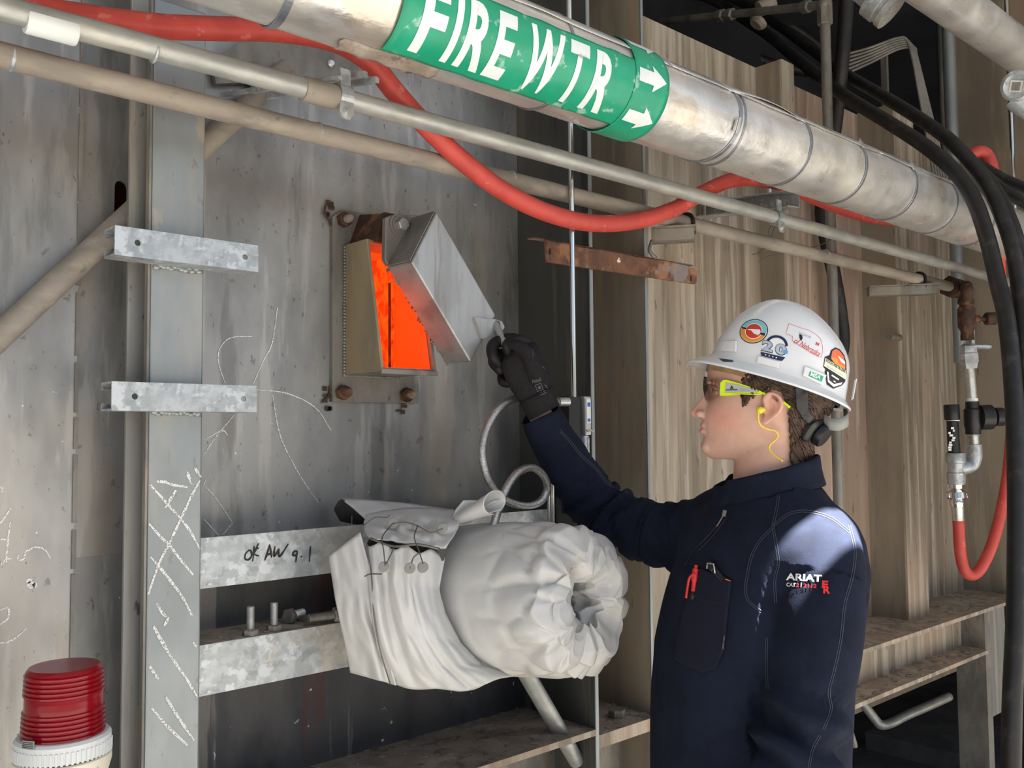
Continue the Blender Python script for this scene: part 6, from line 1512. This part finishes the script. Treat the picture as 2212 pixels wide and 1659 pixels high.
# ------------------------------------------------------------------ safety glasses
gs = empty('safety_glasses', hp(1560, 840, 0)); tag(gs, 'clear safety glasses with neon yellow temples on the man', 'glasses')
v = []; f = []; NC, NY = 40, 14
for i in range(NC+1):
    c = -80+160*i/NC; q = abs(c)/80
    yt, yb_ = 810+10*q**3, 869-17*q**2+ (-10*math.exp(-(c/12)**2))
    for j in range(NY+1):
        t = j/NY; y = yt+(yb_-yt)*t
        v.append(hp(1515.5+46*q**2.2+4*(2*t-1)**2+ (3*t), y, c))
for i in range(NC):
    for j in range(NY): a = i*(NY+1)+j; f.append((a, a+NY+1, a+NY+2, a+1))
mesh_obj('lens', v, f, 'clear_lens', gs, True)
def tcx(x): return float(np.interp(x, [1555, 1600, 1640, 1660, 1700], [82, 95, 103, 107, 110]))
for s_ in (-1, 1):
    def tq(x, y, e=0.): X, Yv = k8(x, y); return hp(X, Yv, s_*(tcx(X)+e))
    ol = [(385, 960), (388, 905), (405, 890), (420, 878), (455, 878), (600, 922), (700, 958), (800, 1000), (835, 1025), (790, 1040), (600, 1030), (440, 1040), (380, 1038), (378, 1000)]
    top = [(x, y) for x, y in ol]; tris = tessellate_polygon([[Vector((x, y, 0)) for x, y in top]])
    n = len(top); v = [tq(x, y, 3) for x, y in top]+[tq(x, y, -1) for x, y in top]
    f = [tuple(t) for t in tris]+[tuple(i+n for i in reversed(t)) for t in tris]+[(i, (i+1) % n, n+(i+1) % n, n+i) for i in range(n)]
    tm = mesh_obj('temple', v, f, 'neon', gs)
    il = [(448, 908), (570, 932), (700, 972), (790, 1012), (690, 1010), (560, 1005), (432, 1006)]
    tris = tessellate_polygon([[Vector((x, y, 0)) for x, y in il]]); mesh_obj('inlay', [tq(x, y, 4.2) for x, y in il], [tuple(t) for t in tris], 'grey_inlay', tm)
    mesh_obj('logo', [tq(x, y, 5.0) for x, y in ((505, 935), (525, 970), (485, 970))], [(0, 1, 2)], 'st_black', tm)
    mesh_obj('logo_line', [tq(x, y, 5.0) for x, y in ((445, 977), (565, 977), (565, 985), (445, 985))], [(0, 1, 2, 3)], 'st_black', tm)
    for k in range(7): mesh_obj('grip_dots', [tq(x, y, 5.0) for x, y in ((600+k*24, 972+k*5), (616+k*24, 976+k*5), (604+k*24, 1000), (588+k*24, 1000))], [(0, 1, 2, 3)], 'st_grey', tm)
    MB().tube(spline([tq(820, 1020, 3), tq(880, 1040, -8), tq(960, 1062, -12), tq(1010, 1105, 1), tq(1085, 1168, 3)], 6), .0022, 8).build('ear_hook', 'neon', tm, True)

# ------------------------------------------------------------------ ear plug
ep_ = empty('ear_plug', hp(1641, 885, -108)); tag(ep_, 'yellow foam ear plug with cord in his ear', 'ear plug')
mb = MB(); hb(mb, 1641, 884, -110, 8, 8, 9); hb(mb, 1647, 883, -106, 6, 5.5, 8); mb.build('plug', 'foam_yellow', ep_, True)
MB().tube(spline([hp(1638, 889, -112), hp(*k8(770, 1300), -109), hp(*k8(800, 1352), -105), hp(*k8(870, 1385), -100), hp(*k8(930, 1400), -97), hp(*k8(960, 1445), -94), hp(*k8(935, 1492), -92), hp(*k8(880, 1540), -92), hp(*k8(872, 1590), -94), hp(*k8(925, 1650), -100), hp(*k8(1000, 1700), -108)], 8), .0017, 8).build('cord', 'cord_yellow', ep_, True)

# ------------------------------------------------------------------ gloved right hand
GD = 1.69
def gp(x, y, d=0.): return PD(x, y, GD+d)
def chain(mb, pts, rr, n=5):
    P = spline([gp(*p) for p in pts], n); R = np.interp(np.linspace(0, len(pts)-1, len(P)), range(len(pts)), rr); mb.tube(P, list(R), 14); mb.ball(P[-1], R[-1], 12); mb.ball(P[0], R[0], 12); return mb
ga = (gp(1112, 772)-gp(1166, 872)).normalized(); gb_ = (-FW-ga*(-FW).dot(ga)).normalized(); gc = ga.cross(gb_)
def gring(x, y, d, wd, th, n=28):
    c = gp(x, y, d); return [c+gc*(wd*math.copysign(abs(math.cos(a))**.85, math.cos(a)))+gb_*(th*math.copysign(abs(math.sin(a))**.9, math.sin(a))) for a in np.linspace(0, 2*math.pi, n+1)[:-1]]
palm = MB().loft([gring(*r) for r in ((1171, 884, .006, .029, .026), (1166, 868, .004, .0305, .026), (1158, 850, 0, .034, .024), (1147, 826, -.002, .0385, .023), (1135, 800, -.004, .0405, .023), (1126, 778, -.004, .040, .023), (1120, 763, -.002, .036, .021), (1117, 754, .002, .027, .017))])
back = [palm]
th_ = MB(); chain(th_, [(1160, 830, -.012), (1152, 795, -.026), (1141, 768, -.030), (1124, 750, -.028), (1107, 744, -.022)], [.016, .0155, .0135, .0125, .0105])
back.append(th_)
kn_ = MB()
for p, r in (((1150, 752, .004), .0125), ((1140, 742, .018), .0125)): kn_.ball(gp(*p), r, 12)
back.append(kn_)
Vg, Fg, Ng = fuse(back, .0022, 5)
glove = mesh_obj('glove', Vg, Fg, 'glove_grey', person, True); glove['label'] = 'dark grey work glove gripping the rod'
bvh_g = BVHTree.FromPolygons(Vg, Fg)
fin = MB()
chain(fin, [(1146, 748, .010), (1128, 737, .004), (1108, 737, -.006), (1096, 746, -.012), (1097, 760, -.006)], [.0125, .0118, .0110, .0105, .0098])          # index over the rod
chain(fin, [(1140, 746, .026), (1108, 733, .030), (1076, 738, .024), (1063, 750, .006), (1066, 772, -.004), (1078, 786, .002)], [.0125, .012, .0115, .011, .0105, .0098])      # middle finger round the rod
chain(fin, [(1138, 764, .036), (1104, 764, .040), (1074, 768, .032), (1066, 782, .014), (1080, 800, .006)], [.012, .0118, .011, .0105, .0095])      # ring finger
chain(fin, [(1138, 790, .038), (1108, 796, .042), (1088, 806, .034), (1086, 823, .018), (1098, 828, .010)], [.0115, .011, .0102, .0098, .0090])      # little finger
Vf, Ff, Nf = fuse([fin], .0020, 4)
mesh_obj('glove_fingers', Vf, Ff, 'glove_black', glove, True)['label'] = 'black coated glove fingers'
gcuff = MB().loft([gring(*r) for r in ((1158, 852, 0, .0345, .0285), (1164, 866, .003, .033, .0285), (1170, 879, .006, .0320, .0280), (1176, 891, .009, .0315, .0275), (1176, 891, .009, .0295, .0255))])
gcuff.build('glove_cuff', 'glove_grey', glove, True)
bvh_gc = BVHTree.FromPolygons(Vg+gcuff.v, list(Fg)+[tuple(i+len(Vg) for i in q) for q in gcuff.f])
g1 = lambda x, y: (1000+x/3.318, 680+y/3.318)
lay(*words('Ansell', g1(497, 490), (.97, -.22), (-.22, -.97), 20, 8, .02), bvh_gc, 'print', 'glove_print', glove, .0009, 3.)
lay(*words('HyFlex', g1(512, 300), (-.10, -.99), (-.99, .10), 17, 4.5, .0), bvh_gc, 'print', 'glove_print', glove, .0009, 3.)
bxp = [g1(*p) for p in ((518, 505), (558, 490), (575, 535), (535, 550))]
for a, b in zip(bxp, bxp[1:]+bxp[:1]): lay(*ribbon([a, b], .7), bvh_gc, 'print', 'glove_print', glove, .0009)
lay(*poly2([g1(*p) for p in ((535, 515), (552, 508), (560, 528), (545, 535))]), bvh_gc, 'print', 'glove_print', glove, .0009)
for (a, b) in (((548, 560), (590, 543)), ((556, 575), (598, 556)), ((585, 500), (610, 530)), ((565, 370), (585, 385))): lay(*ribbon([g1(*a), g1(*b)], .9), bvh_gc, 'print', 'glove_print', glove, .0009)
# left hand, relaxed, below the picture
lh = MB(); w0, wd_ = LA[-1], (LA[-1]-LA[-2]).normalized()
sd_ = (MN-wd_*MN.dot(wd_)).normalized(); nn_ = wd_.cross(sd_)
lh.loft([[w0+wd_*t+sd_*(a*math.cos(q))+nn_*(b*math.sin(q)) for q in np.linspace(0, 2*math.pi, 21)[:-1]] for t, a, b in ((-.03, .028, .024), (.02, .032, .022), (.06, .041, .018), (.10, .042, .016))])
for k, ln in enumerate((.070, .080, .074, .058)):
    b0 = w0+wd_*.095+sd_*(.030-.020*k); pts = [b0, b0+wd_*ln*.45+nn_*.006, b0+wd_*ln*.78+nn_*.02, b0+wd_*ln*.95+nn_*.034]; lh.tube(spline(pts, 4), list(np.linspace(.0105, .0082, 13)), 10)
lh.tube(spline([w0+wd_*.03+sd_*.03, w0+wd_*.07+sd_*.055+nn_*.012, w0+wd_*.105+sd_*.058+nn_*.022], 5), list(np.linspace(.014, .0095, 11)), 10)
Vl, Fl, Nl = fuse([lh], .0026, 4); mesh_obj('glove', Vl, Fl, 'glove_grey', person, True)
for o in list(bpy.data.objects):
    if '_o' in o: del o['_o']
